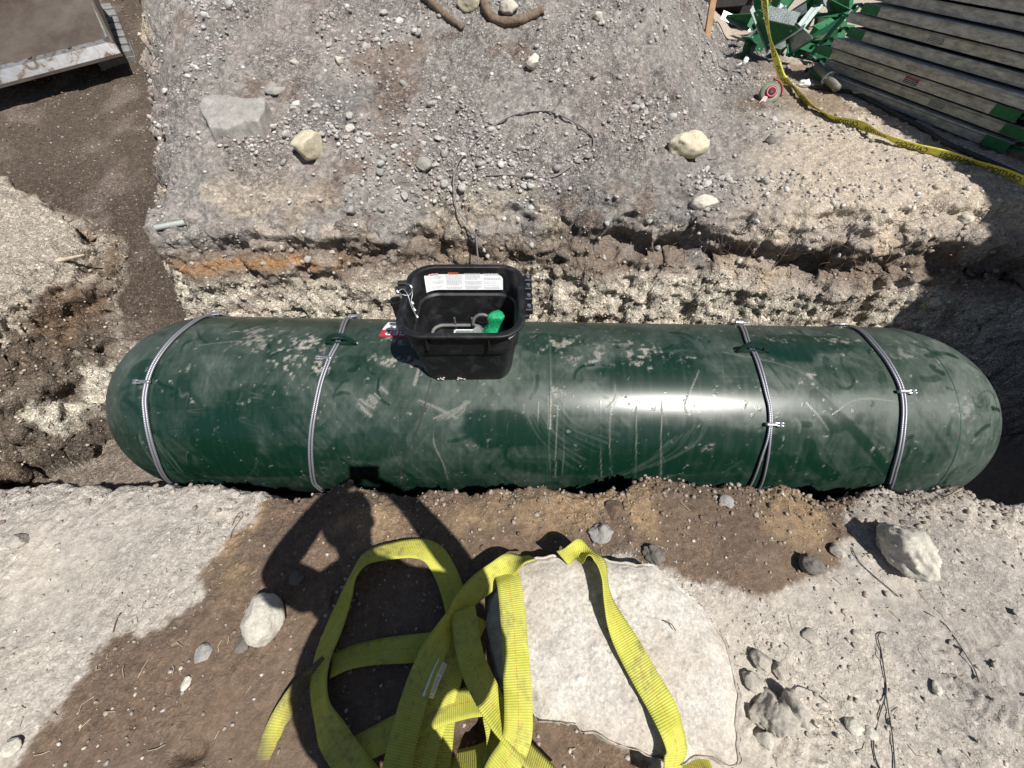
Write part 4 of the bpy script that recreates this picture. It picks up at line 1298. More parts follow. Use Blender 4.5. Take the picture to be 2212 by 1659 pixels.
# ------------------------------------------------------------------ the big flat stone and other stones
def slab(name, outline, z0, thick, mat, label, cat='stone', tilt=(0, 0), seed=1, res=150, bulge=.012, skirt=.03, left=None):
    """a flat stone with this top outline (world x, y), top near z0+thick"""
    O = np.array(outline)
    O = np.vstack([O, O[:1]])
    L = np.concatenate([[0], np.cumsum(np.linalg.norm(np.diff(O, axis=0), axis=1))])
    s_ = np.linspace(0, L[-1], res, endpoint=False)
    R_ = np.stack([np.interp(s_, L, O[:, 0]), np.interp(s_, L, O[:, 1])], 1)
    c = R_.mean(0)
    q_ = np.c_[R_, R_[:, :1] * 0].astype(np.float32)
    d_ = (R_ - c); ln = np.linalg.norm(d_, axis=1, keepdims=True); dn = d_ / ln
    R_ = R_ + dn * (.009 * fbm(q_, 7, 3, seed) + .004 * noise(q_, 34, seed + 1))[:, None]
    rings, hs = [], []
    nr = 70
    for i in range(nr + 1):
        t = i / nr; rings.append(c + (R_ - c) * t); hs.append(np.full(res, thick - bulge * (1.0 * t ** 6 + .4 * t ** 40)))
    for j, (o_, h_) in enumerate([(.001, .82), (.002, .62), (.003, .4), (.004, .2), (.006, -.1), (.006, -.4)]):
        rings.append(c + (R_ - c) + dn * o_); hs.append(np.full(res, thick * h_))
    XY = np.concatenate(rings); H = np.concatenate(hs)
    q_ = np.c_[XY, H].astype(np.float32)
    w_, _ = worley(q_, 30, seed)
    edge = np.concatenate([np.full(res, min(1, max(0, (i - nr * .9) / (nr * .1)))) if i <= nr else np.ones(res) for i in range(len(rings))])
    dz = .009 * fbm(q_, 4.0, 3, seed + 2) + .0035 * noise(q_, 18, seed + 3) + .005 * edge * noise(q_, 11, seed + 8) + .0010 * noise(q_, 55, seed + 4) + .0012 * noise(q_, 110, seed + 5)
    w3_, i3_ = worley(q_, 14, seed + 9)
    pits = -.006 * sm(.26 - w_, 0, .2) - .009 * sm(.30 - w3_, 0, .2) * (i3_ > .72)
    Zs = z0 + H + dz * np.where(H > thick * .8, 1, .3) + pits * (H > thick * .8) + tilt[0] * (XY[:, 0] - c[0]) + tilt[1] * (XY[:, 1] - c[1])
    XY = XY + (edge * .003 * noise(q_, 25, seed + 6) + edge * .002 * noise(q_, 70, seed + 7))[:, None]
    if left is not None:
        (ax, ay), (bx, by) = left
        sgn = ((bx - ax) * (XY[:, 1] - ay) - (by - ay) * (XY[:, 0] - ax)) / math.hypot(bx - ax, by - ay)
        Zs = Zs - np.clip(-sgn, 0, 1) * 1.1
    n_ = len(rings)
    F_ = np.array([[i * res + j, i * res + (j + 1) % res, (i + 1) * res + (j + 1) % res, (i + 1) * res + j] for i in range(n_ - 1) for j in range(res)])
    me = mesh_np(name, np.c_[XY, Zs], F_, True, mat)
    return tag(link(name, me), label, cat)


def op(px, z): return [tuple(at_z(u, v, z)[:2]) for u, v in px]


SLZ = .115
so_ = op([(1130, 1215), (1165, 1205), (1200, 1198), (1245, 1204), (1300, 1206), (1360, 1210), (1418, 1216), (1445, 1240), (1480, 1270), (1512, 1296), (1540, 1330), (1570, 1370), (1588, 1395), (1591, 1440), (1603, 1500), (1606, 1560), (1612, 1610), (1614, 1655), (1595, 1668), (1560, 1650), (1520, 1640), (1490, 1655), (1465, 1652), (1420, 1640), (1385, 1618), (1340, 1606), (1300, 1592), (1262, 1586), (1245, 1566), (1200, 1560), (1168, 1556), (1146, 1535), (1120, 1500), (1085, 1482), (1062, 1430), (1048, 1380), (1040, 1330), (1052, 1290), (1075, 1255), (1100, 1232)], SLZ)
big_slab = slab('stone_slab', so_, 0, SLZ, M['slab_stone'], 'large flat pale stone slab on the near bank under the yellow sling', 'stone', (0, .01), 21, 260, .030, -.004, left=[tuple(at_z(1088, 1225, SLZ)[:2]), tuple(at_z(1118, 1520, SLZ)[:2])])
hs_ = [tuple(spot(u, v)[:2]) for u, v in [(455, 238), (500, 232), (545, 236), (583, 243), (585, 262), (572, 296), (540, 292), (500, 298), (468, 302), (455, 275), (448, 262)]]
hz0 = np.mean([gz(*p) for p in hs_])
hs2 = slab('stone_slab', hs_, hz0 + .0, .085, M['grey_stone'], 'flat grey slab half sunk in the gravel heap', 'stone', (0.02, .36), 31, 120, .006, .01)


def rock(u, v, wpx, hpx, label, mat, seed, flat=.75, sink=.25, sub=4, cuts=8, rough=.1, name='rock', rot=0., group=None, cat='rock'):
    """a stone standing on the ground where the photo shows its middle; size from its picture width"""
    p = spot(u, v + hpx * .25)
    dist = (p - CAM) @ FWD
    sx = wpx / 830 * dist / 2; sy = hpx / 830 * dist / 2 * 1.12
    v_, f_ = rock_shape(sub, seed, (sx, sy, (sx + sy) / 2 * flat), cuts, rough)
    me = mesh_np(name, v_, f_, True, mat)
    o_ = link(name, me, None, p + np.array([0, 0, (sx + sy) / 2 * flat * (1 - sink * 2)]), (0, 0, rot))
    return tag(o_, label, cat, group)


rock(675, 318, 68, 60, 'yellowish angular rock on the heap, nearest the sunken grey slab', M['yellow_stone'], 41, .8, .15, 4, 9, .06)
rock(1482, 322, 88, 42, 'yellow oblong rock on the heap left of the caution tape', M['yellow_stone'], 42, .75, .15, 4, 6, .12, rot=.15)
rock(916, 356, 36, 34, 'grey rounded stone at the heap foot left of the wire loop', M['grey_stone'], 43, .8, .2)
rock(1150, 137, 36, 32, 'whitish lump high on the heap below the dead roots', M['pale_stone'], 44, .8, .2)
rock(1098, 22, 40, 34, 'pale lump lying inside the bend of the dead root', M['pale_stone'], 45, .8, .2)
rock(1013, 8, 50, 36, 'yellowish lump between the two dead roots', M['yellow_stone'], 46, .8, .2)
rock(1292, 36, 26, 24, 'small whitish stone right of the dead roots', M['pale_stone'], 47)
rock(1929, 1172, 84, 100, 'big pale rounded rock standing on the near bank by the shaded tank end', M['pale_stone'], 88, .95, .10, 5, 1, .17, rot=.1)
rock(1745, 1211, 44, 42, 'dark knobbly stone on the wet patch of the near bank', M['dark_stone'], 49, .8, .15, 4, 4, .2)
rock(1806, 1184, 36, 26, 'small grey stone beside the big pale rounded rock', M['sand_stone'], 50, .7, .2)
rock(580, 1316, 82, 92, 'smooth pale stone half in the shadow on the wet bank', M['pale_stone'], 151, .75, .18, 5, 5, .06, rot=.4)
rock(640, 1240, 40, 36, 'dark wet stone behind the smooth pale stone', M['dark_stone'], 52, .6, .3)
rock(527, 1382, 34, 34, 'wet brown stone touching the smooth pale stone', M['dark_stone'], 53, .5, .35)
rock(572, 1378, 40, 40, 'tan flat stone just below the smooth pale stone', M['soil_clod'], 54, .4, .35)
rock(440, 1402, 38, 40, 'grey wedge stone sunk in the wet bank', M['grey_stone'], 55, .4, .35, 4, 9, .05)
rock(47, 1162, 42, 30, 'grey stone on the pale sand by the left edge', M['sand_stone'], 56, .7, .2)
rock(32, 1605, 38, 28, 'pale stone at the wet edge in the lower left corner', M['pale_stone'], 57, .7, .2)
rock(402, 1666 - 197, 22, 26, 'small pale pebble on the wet bank left of the sling', M['pale_stone'], 58, .5, .3)
rock(710, 1290, 20, 30, 'brown pebble beside the sling loop in shadow', M['soil_clod'], 59, .5, .3)
rock(1664, 1525, 106, 84, 'angular grey rock against the right side of the slab', M['sand_stone'], 60, .6, .22, 5, 16, .16, rot=.5)
rock(1706, 1512, 44, 74, 'tilted grey splinter on the angular rock', M['sand_stone'], 61, .9, .1, 4, 16, .16, rot=.3)
rock(1622, 1462, 40, 46, 'small grey stone wedged beside the slab', M['sand_stone'], 62, .7, .2, 4, 16, .16)
rock(1640, 1418, 48, 40, 'crumbly grey stone at the slab corner', M['sand_stone'], 63, .7, .2, 4, 16, .16)
rock(1680, 1440, 34, 34, 'knobbly grey stone among the stones beside the slab', M['sand_stone'], 64, .7, .2, 4, 16, .16)
rock(1652, 1590, 40, 36, 'round pale stone below the angular grey rock', M['pale_stone'], 65, .7, .25)
rock(1752, 1368, 40, 26, 'half buried grey stone on the sand right of the slab', M['sand_stone'], 66, .4, .35)
rock(2020, 1555 - 75, 26, 26, 'pale pebble on the boot marked sand', M['pale_stone'], 67, .6, .25)
rock(1843, 1556, 40, 34, 'flat pale stone near the black wires', M['pale_stone'], 68, .4, .35)
rock(1880, 1578, 28, 24, 'whitish pebble near the black wires', M['pale_stone'], 69, .5, .3)
rock(1326, 1092, 46, 40, 'brown clod stone on the wet bank before the tank', M['soil_clod'], 70, .6, .25)
rock(1300, 1140, 60, 44, 'crumbly pale grey clod on the wet bank', M['grey_stone'], 71, .5, .3, 4, 5, .25)
rock(1410, 1190, 44, 36, 'dark crumbly clod by the slab top edge', M['dark_stone'], 72, .6, .25, 4, 5, .25)
rock(1568, 1077, 30, 26, 'small ash grey clod on the wet bank near the rope', M['grey_stone'], 73, .6, .2, 3, 5, .25)
rock(2080, 472, 34, 20, 'pale stone sticking out under the far edge in shade', M['pale_stone'], 74, .8, .3)
rock(1663, 314 - 12, 22, 20, 'dark stone on the tan ground right of the yellow oblong rock', M['dark_stone'], 75)
rock(1520, 440, 60, 26, 'pale knobbly lump jutting from the far trench edge', M['pale_stone'], 76, .8, .3, 4, 5, .14)
rock(735, 130, 24, 22, 'pale chip on the upper heap', M['pale_stone'], 77)
rock(600, 190, 60, 34, 'low grey stone above the sunken grey slab', M['grey_stone'], 78, .35, .3)
# the countable loose stones of the heap
meshes = []
for i in range(12):
    v_, f_ = rock_shape(3, 700 + i, (1, .85 + .02 * i, .72), 10, .10)
    meshes.append(mesh_np('loose_stone', v_, f_, i % 2 == 0, M['loose_pale' if i % 4 == 0 else 'loose_grey']))
wgt = (area / nz * z_rub * (.15 + patch * lowrub))[cand]; wgt /= wgt.sum()
for i in rng.choice(cand, 80, p=wgt):
    s_ = rng.uniform(.016, .032) * (1 + .5 * (rng.random() > .93))
    o_ = link('loose_stone', meshes[rng.integers(len(meshes))], None, V[i] + NN[i] * s_ * .35, (rng.uniform(-.4, .4), rng.uniform(-.4, .4), rng.uniform(0, 6.28)))
    o_.scale = (s_, s_ * rng.uniform(.8, 1.1), s_ * rng.uniform(.7, 1))
    tag(o_, 'fist sized grey stone loose on the gravel heap behind the tank', 'stone', 'loose stones on the gravel heap')
smesh = [mesh_np('sand_pebble', *rock_shape(3, 800 + i, (1, .9, .72), 8, .15), True, M['loose_sand']) for i in range(6)]
wgt = (area * z_nearg * (np.exp(-((X - 1.15) / .4) ** 2) * sm(Y, -.35, 0) * (1 - sm(Y, .25, .5)) + .12) * (wsd < -.02) * (Y > -.3) * (Y < .55))[cand]
sdist = poly_sd(X[cand], Y[cand], so_); wgt = wgt * (sdist < -.02); wgt /= wgt.sum()
for i in rng.choice(cand, 60, p=wgt):
    s_ = rng.uniform(.005, .013)
    o_ = link('sand_pebble', smesh[rng.integers(len(smesh))], None, V[i] + NN[i] * s_ * .3, (rng.uniform(-.4, .4), rng.uniform(-.4, .4), rng.uniform(0, 6.28)))
    o_.scale = (s_, s_ * rng.uniform(.8, 1.1), s_ * rng.uniform(.6, .9))
    tag(o_, 'small grey pebble on the dry sand of the near bank', 'pebble', 'pebbles on the dry near bank')


# ------------------------------------------------------------------ ribbons: the sling and the tape
class Ribbon:
    """a strap along 3-d points with a roll angle per point and a fixed width"""

    def __init__(s, pts, width, k=10, nrm0=None):
        Q = spline(np.array(pts, float), k)
        s.C = Q[:, :3]; s.roll = Q[:, 3]; s.W = width
        T = np.gradient(s.C, axis=0); s.T = T / np.linalg.norm(T, axis=1)[:, None]
        s.L = np.concatenate([[0], np.cumsum(np.linalg.norm(np.diff(s.C, axis=0), axis=1))])
        ac = []
        for t, r_ in zip(s.T, s.roll):
            side = np.cross(t, [0, 0, 1]); side /= np.linalg.norm(side) + 1e-9
            up = np.cross(side, t)
            ac.append(math.cos(r_) * side + math.sin(r_) * up)
        s.A = np.array(ac); s.N = np.cross(s.A, s.T)

    def at(s, l, x, off=0):
        c = np.array([np.interp(l, s.L, s.C[:, i]) for i in range(3)]); a = np.array([np.interp(l, s.L, s.A[:, i]) for i in range(3)])
        n_ = np.array([np.interp(l, s.L, s.N[:, i]) for i in range(3)])
        return c + a * x + n_ * off

    def mesh(s, name, mat, thick=.003, cup=0., mud=None, m=6):
        n_ = len(s.C); V_, UV_ = [], []
        xs = np.linspace(-.5, .5, m + 1)
        for i in range(n_):
            for sd_ in (1, -1):
                for x in (xs if sd_ == 1 else xs[::-1]):
                    V_.append(s.C[i] + s.A[i] * x * s.W + s.N[i] * (sd_ * thick / 2 + cup * (x * x * 4 - .3))); UV_.append((s.L[i], x + .5))
        k_ = 2 * (m + 1)
        F_ = [[i * k_ + j, i * k_ + (j + 1) % k_, (i + 1) * k_ + (j + 1) % k_, (i + 1) * k_ + j] for i in range(n_ - 1) for j in range(k_)]
        F_ += [list(range(k_))[::-1], [(n_ - 1) * k_ + j for j in range(k_)]]
        V_ = np.array(V_)
        md_ = np.zeros(len(V_)) if mud is None else np.array([mud(p) for p in V_])
        return mesh_np(name, V_, F_, True, mat, {'Mud': md_}, np.array(UV_))


SW = .080


def strap(pts, mud=None, lift=0):
    """pts: u, v, height, picture width -> the roll that shows that width"""
    out = []
    for p in pts:
        u, v, z, wpx = p[:4]
        sg = p[4] if len(p) > 4 else 1
        q_ = at_z(u, v, z)
        dist = (q_ - CAM) @ FWD
        r_ = math.acos(min(1, wpx / 830 * dist / SW)) * sg
        out.append((*q_, r_))
    rb_ = Ribbon(out, SW, 8)
    o_ = link('webbing', rb_.mesh('webbing', M['webbing'], .0034, .0, mud))
    local(o_, sling)
    return rb_


sling = empty('lifting_sling', at_z(1000, 1330, .02), 'yellow webbing lifting sling tangled over the slab and wet bank', 'sling')
for p_ in [
    # the big loop on the left, its far bend and its return
    [(800, 1700, .05, 75), (760, 1650, .05, 72), (722, 1595, .05, 62), (697, 1540, .04, 48), (688, 1480, .035, 46), (697, 1420, .035, 46), (722, 1355, .035, 46), (745, 1295, .035, 40), (765, 1240, .05, 30), (795, 1203, .055, 38), (850, 1188, .05, 42), (900, 1184, .05, 44), (935, 1196, .05, 46), (960, 1232, .035, 52), (980, 1285, .03, 54), (990, 1340, .025, 55), (985, 1400, .02, 55), (970, 1470, .02, 55), (955, 1550, .02, 56), (940, 1690, .02, 62)],
    # cross piece through the loop
    [(715, 1438, .02, 46), (760, 1418, .022, 46), (820, 1406, .022, 48), (890, 1400, .022, 52), (960, 1394, .024, 56), (1010, 1388, .02, 56)],
    # from the slab's top edge down to the left, twisting, then towards the viewer
    [(1150, 1204, .125, 20, -1), (1125, 1210, .13, 30, -1), (1085, 1229, .115, 44), (1040, 1262, .10, 46), (1003, 1298, .095, 36), (978, 1334, .095, 26), (952, 1380, .095, 44), (925, 1430, .09, 58), (900, 1495, .085, 62), (878, 1570, .08, 66), (850, 1690, .08, 72)],
    # hanging fold to the right of it, running off at the bottom
    [(1000, 1316, .105, 62), (1004, 1340, .112, 62), (1010, 1385, .112, 60), (1024, 1440, .11, 60), (1050, 1495, .105, 56), (1080, 1550, .10, 48), (1112, 1598, .09, 34), (1145, 1635, .08, 36), (1200, 1700, .07, 48)],
    # over the slab, left
    [(1092, 1236, .10, 54), (1100, 1262, .135, 56), (1108, 1330, .142, 58), (1113, 1400, .142, 60), (1117, 1470, .14, 63), (1120, 1530, .135, 66), (1118, 1585, .12, 64), (1105, 1625, .10, 62), (1080, 1665, .08, 66), (1060, 1710, .06, 66)],
    # over the slab, right, folded at the top edge
    [(1215, 1206, .125, 30, -1), (1240, 1192, .145, 26, -1), (1272, 1192, .155, 30), (1296, 1212, .16, 32), (1306, 1250, .16, 22), (1314, 1295, .152, 30), (1334, 1350, .146, 50), (1362, 1405, .144, 58), (1395, 1465, .144, 60), (1427, 1520, .144, 62), (1450, 1572, .142, 60), (1461, 1615, .12, 56), (1455, 1650, .10, 50), (1448, 1720, .08, 52)],
    # low diagonal
    [(735, 1640, .02, 50), (800, 1605, .03, 52), (865, 1572, .04, 54), (940, 1538, .05, 54), (1005, 1518, .055, 52), (1060, 1512, .05, 48)],
    # second pieces coming down between
    [(1030, 1330, .05, 50), (1000, 1395, .05, 55), (975, 1450, .055, 58), (950, 1520, .05, 62), (925, 1590, .045, 64), (895, 1700, .04, 68)],
    [(1068, 1540, .03, 50), (1078, 1590, .035, 54), (1076, 1640, .035, 56), (1050, 1720, .03, 60)],
    [(975, 1652, .015, 40), (1020, 1644, .02, 42), (1075, 1625, .03, 44)],
    [(1455, 1648, .02, 34), (1490, 1652, .02, 36), (1540, 1662, .02, 40)],
]:
    strap(p_)
mudf = lambda p: 1.0 - .95 * math.exp(-(((p[0] - at_z(606, 1560, 0)[0]) / .022) ** 2 + ((p[1] - at_z(606, 1560, 0)[1]) / .075) ** 2))
strap([(712, 1432, .02, 30), (680, 1456, .012, 24), (650, 1490, .010, 32), (622, 1535, .010, 40), (600, 1580, .008, 44), (580, 1640, .002, 50)], mudf)
# maker's tag with print
tg = Ribbon([(*at_z(957, 1428, .075), .9), (*at_z(940, 1465, .078), .9), (*at_z(924, 1506, .075), .9)], .045, 6)
o_ = link('tag', tg.mesh('tag', M['white_paper'], .0015)); local(o_, sling)
b = MB()
for i in range(24):
    l_ = tg.L[-1] * (.06 + .9 * i / 24)
    for a_, b_ in ((-.018, -.004), (.0, .016)):
        if RR.random() < .8: b.add([tg.at(l_, a_, .0012), tg.at(l_, b_, .0012), tg.at(l_ + .0022, b_, .0012), tg.at(l_ + .0022, a_, .0012)], [[0, 1, 2, 3]])
pr_ = local(b.build('small_print', M['print_grey']), sling); pr_['kind'] = 'stuff'

# caution tape, seen from behind so the print is mirrored
TPX = [(1640, -60, .62), (1650, -10, .55), (1655, 40, .44), (1664, 90, .32), (1678, 135, .2), (1690, 168, .1), (1703, 190, .03), (1730, 215, .015), (1762, 240, .015), (1800, 262, .015), (1850, 280, .03), (1900, 303, .03), (1960, 322, .02), (2030, 340, .02), (2100, 358, .02), (2170, 388, .03), (2240, 424, .03), (2330, 465, .02)]
pts = []
for i, (u, v, h) in enumerate(TPX):
    if h > .05:
        t = (6 - i) / 6.0
        base = spot(1703, 190); p = CAM + ray(u, v) * ((base - CAM)[1] + .55 * t) / ray(u, v)[1]
        pts.append((*p, 1.2 + .5 * math.sin(i * 1.7)))
    else: pts.append((*spot(u, v, h), (.85 if i < 10 else 1.0) + .38 * math.sin(i * 2.1)))
tape_root = empty('caution_tape', pts[8][:3], 'yellow plastic CAUTION tape trailing over the tan ground and planks', 'tape')
tr_ = Ribbon(pts, .058, 14)
local(link('ribbon', tr_.mesh('ribbon', M['tape'], .0008, .004)), tape_root)
V_, F_ = text_geo('CAUTION', .043)
l0 = tr_.L[14 * 6]
wtx = np.ptp(V_[:, 0]); step = wtx + .075
lc = l0 + .12
flip = None
for kk in range(-4, 12):
    lc = l0 + .13 + kk * step
    if lc - wtx / 2 < .02 or lc + wtx / 2 > tr_.L[-1] - .02: continue
    b = MB()
    a_mid = tr_.at(lc, .02)[2] - tr_.at(lc, -.02)[2]
    ydir = 1 if a_mid > 0 else -1
    off = .0016 if tr_.at(lc, 0, .01)[2] * 0 + (np.interp(lc, tr_.L, tr_.N[:, 0]) * (CAM[0] - tr_.at(lc, 0)[0]) + np.interp(lc, tr_.L, tr_.N[:, 1]) * (CAM[1] - tr_.at(lc, 0)[1]) + np.interp(lc, tr_.L, tr_.N[:, 2]) * (CAM[2] - tr_.at(lc, 0)[2])) > 0 else -.0016
    b.add([tr_.at(lc - p[0], p[1] * ydir, off + (1 if off > 0 else -1) * .004 * ((p[1] / .068) ** 2 * 4 - .3) * (1 if off > 0 else -1)) for p in V_], F_)
    local(b.build('lettering', M['print_black']), tape_root)
print('ribbons done')

# ------------------------------------------------------------------ stacked scaffold planks
PA = at_z(1752, 168, .45); PB = at_z(2150, 330, .45)
pd = PB - PA; PLN = np.linalg.norm(pd); pd /= PLN
pside = np.cross([0, 0, 1], pd); pside /= np.linalg.norm(pside)
if pside[0] < 0: pside = -pside                       # into the stack, away from the viewer
PM = np.stack([pd, pside, [0, 0, 1]], 1)
PH, PW = .061, .48
hookm = M['green_paint']
plank_labels = ['lowest grey scaffold plank of the stack, on the ground', 'second scaffold plank from the ground, with a faded sticker', 'third scaffold plank from the ground, with a red and black sticker', 'fourth scaffold plank from the ground, ending short with bare hooks', 'fifth scaffold plank up the stack', 'sixth scaffold plank up the stack, with a faded sticker', 'seventh scaffold plank up the stack', 'eighth scaffold plank up the stack', 'ninth scaffold plank up the stack, second from the top', 'topmost scaffold plank of the stack, catching the sky light']
offs = [(0, 0), (.04, .03), (-.08, .0), (.07, -.035), (.13, .02), (.02, .045), (.16, .0), (.06, .04), (.2, .02), (.26, .12)]
for i, lab_ in enumerate(plank_labels):
    dx, dy = offs[i]
    Lp = PLN * (1.02 if i != 3 else .95) + .0 * i
    z0 = .462 + i * .0775
    o0 = PA + pd * dx + pside * dy
    base = np.array([*(o0 + pd * Lp / 2)[:2], z0])
    pk = empty('scaffold_plank', base, lab_, 'scaffold plank', 'scaffold planks stacked on the tan ground')
    skew = (RR.uniform(-.012, .012))
    def pl(a, s_, h): return base + pd * a + pside * (s_ + skew * a) + np.array([0, 0, h])
    # side rails: a channel with lips, near and far
    for s0_, sg in ((0, 1), (PW, -1)):
        b = MB(); b.prism([(0, 0), (.022 * sg, 0), (.022 * sg, .005), (.006 * sg, .008), (.006 * sg, PH - .012), (.03 * sg, PH - .006), (.03 * sg, PH), (0, PH), (-.004 * sg, PH - .010), (0, PH - .018)], lambda s_, h, t: pl(t, s0_ + s_, h), -Lp / 2, Lp / 2)
        local(b.build('side_rail', M['alu']), pk)
    b = MB(); b.prism([(.03, PH - .008), (PW - .03, PH - .008), (PW - .03, PH + .001), (.03, PH + .001)], lambda s_, h, t: pl(t, s_, h), -Lp / 2 + .02, Lp / 2 - .02)
    local(b.build('deck', M['dark_wood'] if i % 3 else M['alu']), pk)
    for e in (-1, 1):
        gm = hookm if not (i == 3 and e > 0) else M['galv']
        # end cap wrapping the rail, then two hooks
        if gm is hookm and (e > 0 or i % 2 == 0):
            b = MB(); b.box(pl(e * (Lp / 2 - .08), -.003, PH / 2), (.17, .006, PH * .94), PM, .001)
            local(b.build('end_cap', gm), pk)
        for s_ in (.05, PW - .05):
            hp = [(e * (Lp / 2 - .02), PH * .5), (e * (Lp / 2 + .05), PH * .55), (e * (Lp / 2 + .10), PH * .75), (e * (Lp / 2 + .135), PH * .6), (e * (Lp / 2 + .14), PH * .2)]
            b = MB(); V_ = []
            for a, h in hp: V_ += [pl(a, s_ - .022, h - .012), pl(a, s_ + .022, h - .012), pl(a, s_ + .022, h), pl(a, s_ - .022, h)]
            F_ = [[4 * q_ + j, 4 * q_ + (j + 1) % 4, 4 * q_ + 4 + (j + 1) % 4, 4 * q_ + 4 + j] for q_ in range(4) for j in range(4)] + [[3, 2, 1, 0], [16, 17, 18, 19]]
            b.add(V_, F_); local(b.build('hook', gm), pk)
    if i in (1, 2, 5):
        a0 = {1: .25, 2: .10, 5: -.05}[i]
        st = MB(); st.box(pl(a0, -.0042, PH * .48), (.115, .0012, .04), PM)
        lb = local(st.build('sticker', M['print_black'] if i == 2 else simple('faded_sticker', (.16, .15, .14), .7)), pk)
        b = MB()
        if i == 2: b.box(pl(a0, -.0052, PH * .48 + .0165), (.115, .0008, .008), PM)
        else: b.box(pl(a0, -.0052, PH * .48 + .016), (.115, .0008, .004), PM)
        b.build('sticker_band', M['print_red'] if i == 2 else M['print_grey'], lb)
        b = MB()
        for r_ in range(3):
            x = -.05
            while x < .045:
                wd = RR.uniform(.006, .016); b.box(pl(a0 + x + wd / 2, -.0052, PH * .48 + .006 - r_ * .010), (wd, .0008, .004), PM); x += wd + .004
        q_ = b.build('small_print', M['print_grey'], lb); q_['kind'] = 'stuff'
# ------------------------------------------------------------------ heap of green steel brackets
def bracket(loc, R, w_, h_, gm, label, flange=True):
    root = empty('steel_bracket', loc, label, 'bracket', 'green steel brackets heaped beyond the planks')
    R = np.array(R); loc = np.array(loc)
    f_ = lambda x, y, t: loc + R @ np.array([x, y, t])
    b = MB(); b.prism([(0, 0), (w_, 0), (w_ * .96, h_ * .12), (w_ * .16, h_), (0, h_)], f_, -.003, .003); local(b.build('gusset', gm[0]), root)
    b = MB(); b.prism([(0, -.03), (.006, -.03), (.006, h_ + .05), (0, h_ + .05)], f_, -.045, .045)
    local(b.build('back_plate', gm[1]), root)
    b = MB(); b.prism([(0, -.006), (w_ + .05, -.006), (w_ + .05, 0), (0, 0)], f_, -.045, .045)
    local(b.build('foot_plate', gm[2]), root)
    for (x, y) in ((.03, h_ * .9), (.03, .03), (w_ * .8, .03)):
        b = MB(); b.tube([f_(x, y, -.007), f_(x, y, .007)], .008, 8); local(b.build('bolt', M['pale_steel']), root)


gpal = [(M['green_paint'], M['grey_plate'], M['green_paint']), (M['green_paint'], M['pale_steel'], M['grey_plate']), (M['grey_plate'], M['green_paint'], M['green_paint']), (M['green_paint'], M['green_paint'], M['pale_steel'])]
BR = np.random.default_rng(12)
glab = 'green and grey steel bracket in the tangled heap beyond the plank stack'
spots = [(1612, 60, .02), (1650, 110, .02), (1700, 118, .02), (1745, 122, .02), (1668, 60, .12), (1715, 70, .12), (1760, 60, .1), (1632, 22, .15), (1690, 25, .2), (1740, 15, .2), (1790, 15, .1), (1785, 60, .05), (1620, 100, .0), (1770, 95, .0), (1730, 95, .1), (1650, 40, .1), (1830, 20, .05), (1690, 90, .05), (1655, 85, .15), (1705, 45, .15), (1675, 105, .1), (1640, 75, .1), (1760, 35, .2), (1725, 50, .2), (1800, 40, .1), (1612, 85, .05), (1775, 118, .02), (1700, 100, .1)]
for i, (u, v, lift) in enumerate(spots):
    p = CAM + ray(u, v) * (4.2 + .03 * (130 - v) / 4 - .0 * i) / 1.0
    p[2] = max(.47, min(p[2], .47 + lift * 1.5 + .05)); 
    q_ = at_z(u, v + 12, p[2])
    R = Matrix.Rotation(BR.uniform(-1.0, 1.0), 3, 'Z') @ Matrix.Rotation(rad(90) + BR.uniform(-.9, .9), 3, 'X') @ Matrix.Rotation(BR.uniform(0, 6.28), 3, 'Z')
    zc = q_[2]
    bracket(q_ + np.array([0, 0, .06]), R, BR.uniform(.18, .30), BR.uniform(.24, .40), gpal[i % 4], glab)
# chequer plate lying on the heap, white rag, pipe stubs and hose
cp = at_z(1688, 34, .80)
b = MB(); Rm = np.array(Matrix.Rotation(-.55, 3, 'Z') @ Matrix.Rotation(.35, 3, 'X') @ Matrix.Rotation(.1, 3, 'Y'))
b.box(cp, (.30, .20, .006), Rm)
chq = tag(b.build('metal_plate', M['grey_plate']), 'grey chequered metal plate lying on the green bracket heap', 'metal plate')
b = MB()
for i in range(10):
    for j in range(8):
        a_ = np.array([-.135 + i * .030, -.088 + j * .025, .0045]); ang = .8 if (i + j) % 2 else -.8
        b.box(cp + Rm @ a_, (.022, .005, .003), Rm @ np.array(Matrix.Rotation(ang, 3, 'Z')))
tr2 = b.build('tread', M['pale_steel'], chq); tr2['kind'] = 'stuff'
HX = [(1742, 190), (1768, 198), (1800, 203), (1840, 208), (1872, 222), (1910, 243), (1945, 262), (1990, 286), (2040, 318), (2090, 340), (2140, 362), (2190, 385), (2260, 420)]
b = MB(); b.tube(spline([spot(u, v - 4, .016) for u, v in HX], 4), .015, 8)
tag(b.build('hose', M['black_rubber'], smooth=True), 'dark grey hose lying along the foot of the plank stack', 'hose')
p = spot(1736, 186, .02)
v_, f_ = rock_shape(3, 333, (.055, .04, .03), 5, .3)
tag(link('rag', mesh_np('rag', v_, f_, True, M['white_plastic']), None, p), 'crumpled white plastic lump by the end of the hose', 'rag')
pp = empty('pipe_fitting', spot(1775, 182), 'short grey pipe with a round slotted flange by the planks', 'pipe fitting')
a0, a1 = spot(1752, 168, .09), spot(1800, 205, .05)
b = MB(); b.tube([a0, a1], .03, 16); local(b.build('pipe', simple('olive_grey', (.16, .155, .13), .6), smooth=True), pp)
dv = (a1 - a0) / np.linalg.norm(a1 - a0)
b = MB(); b.tube([a0 + (a1 - a0) * .62, a0 + (a1 - a0) * .62 + dv * .012], .058, 20); fl2 = local(b.build('flange', M['grey_plate']), pp)
e1 = np.cross(dv, [0, 0, 1]); e1 /= np.linalg.norm(e1); e2 = np.cross(dv, e1)
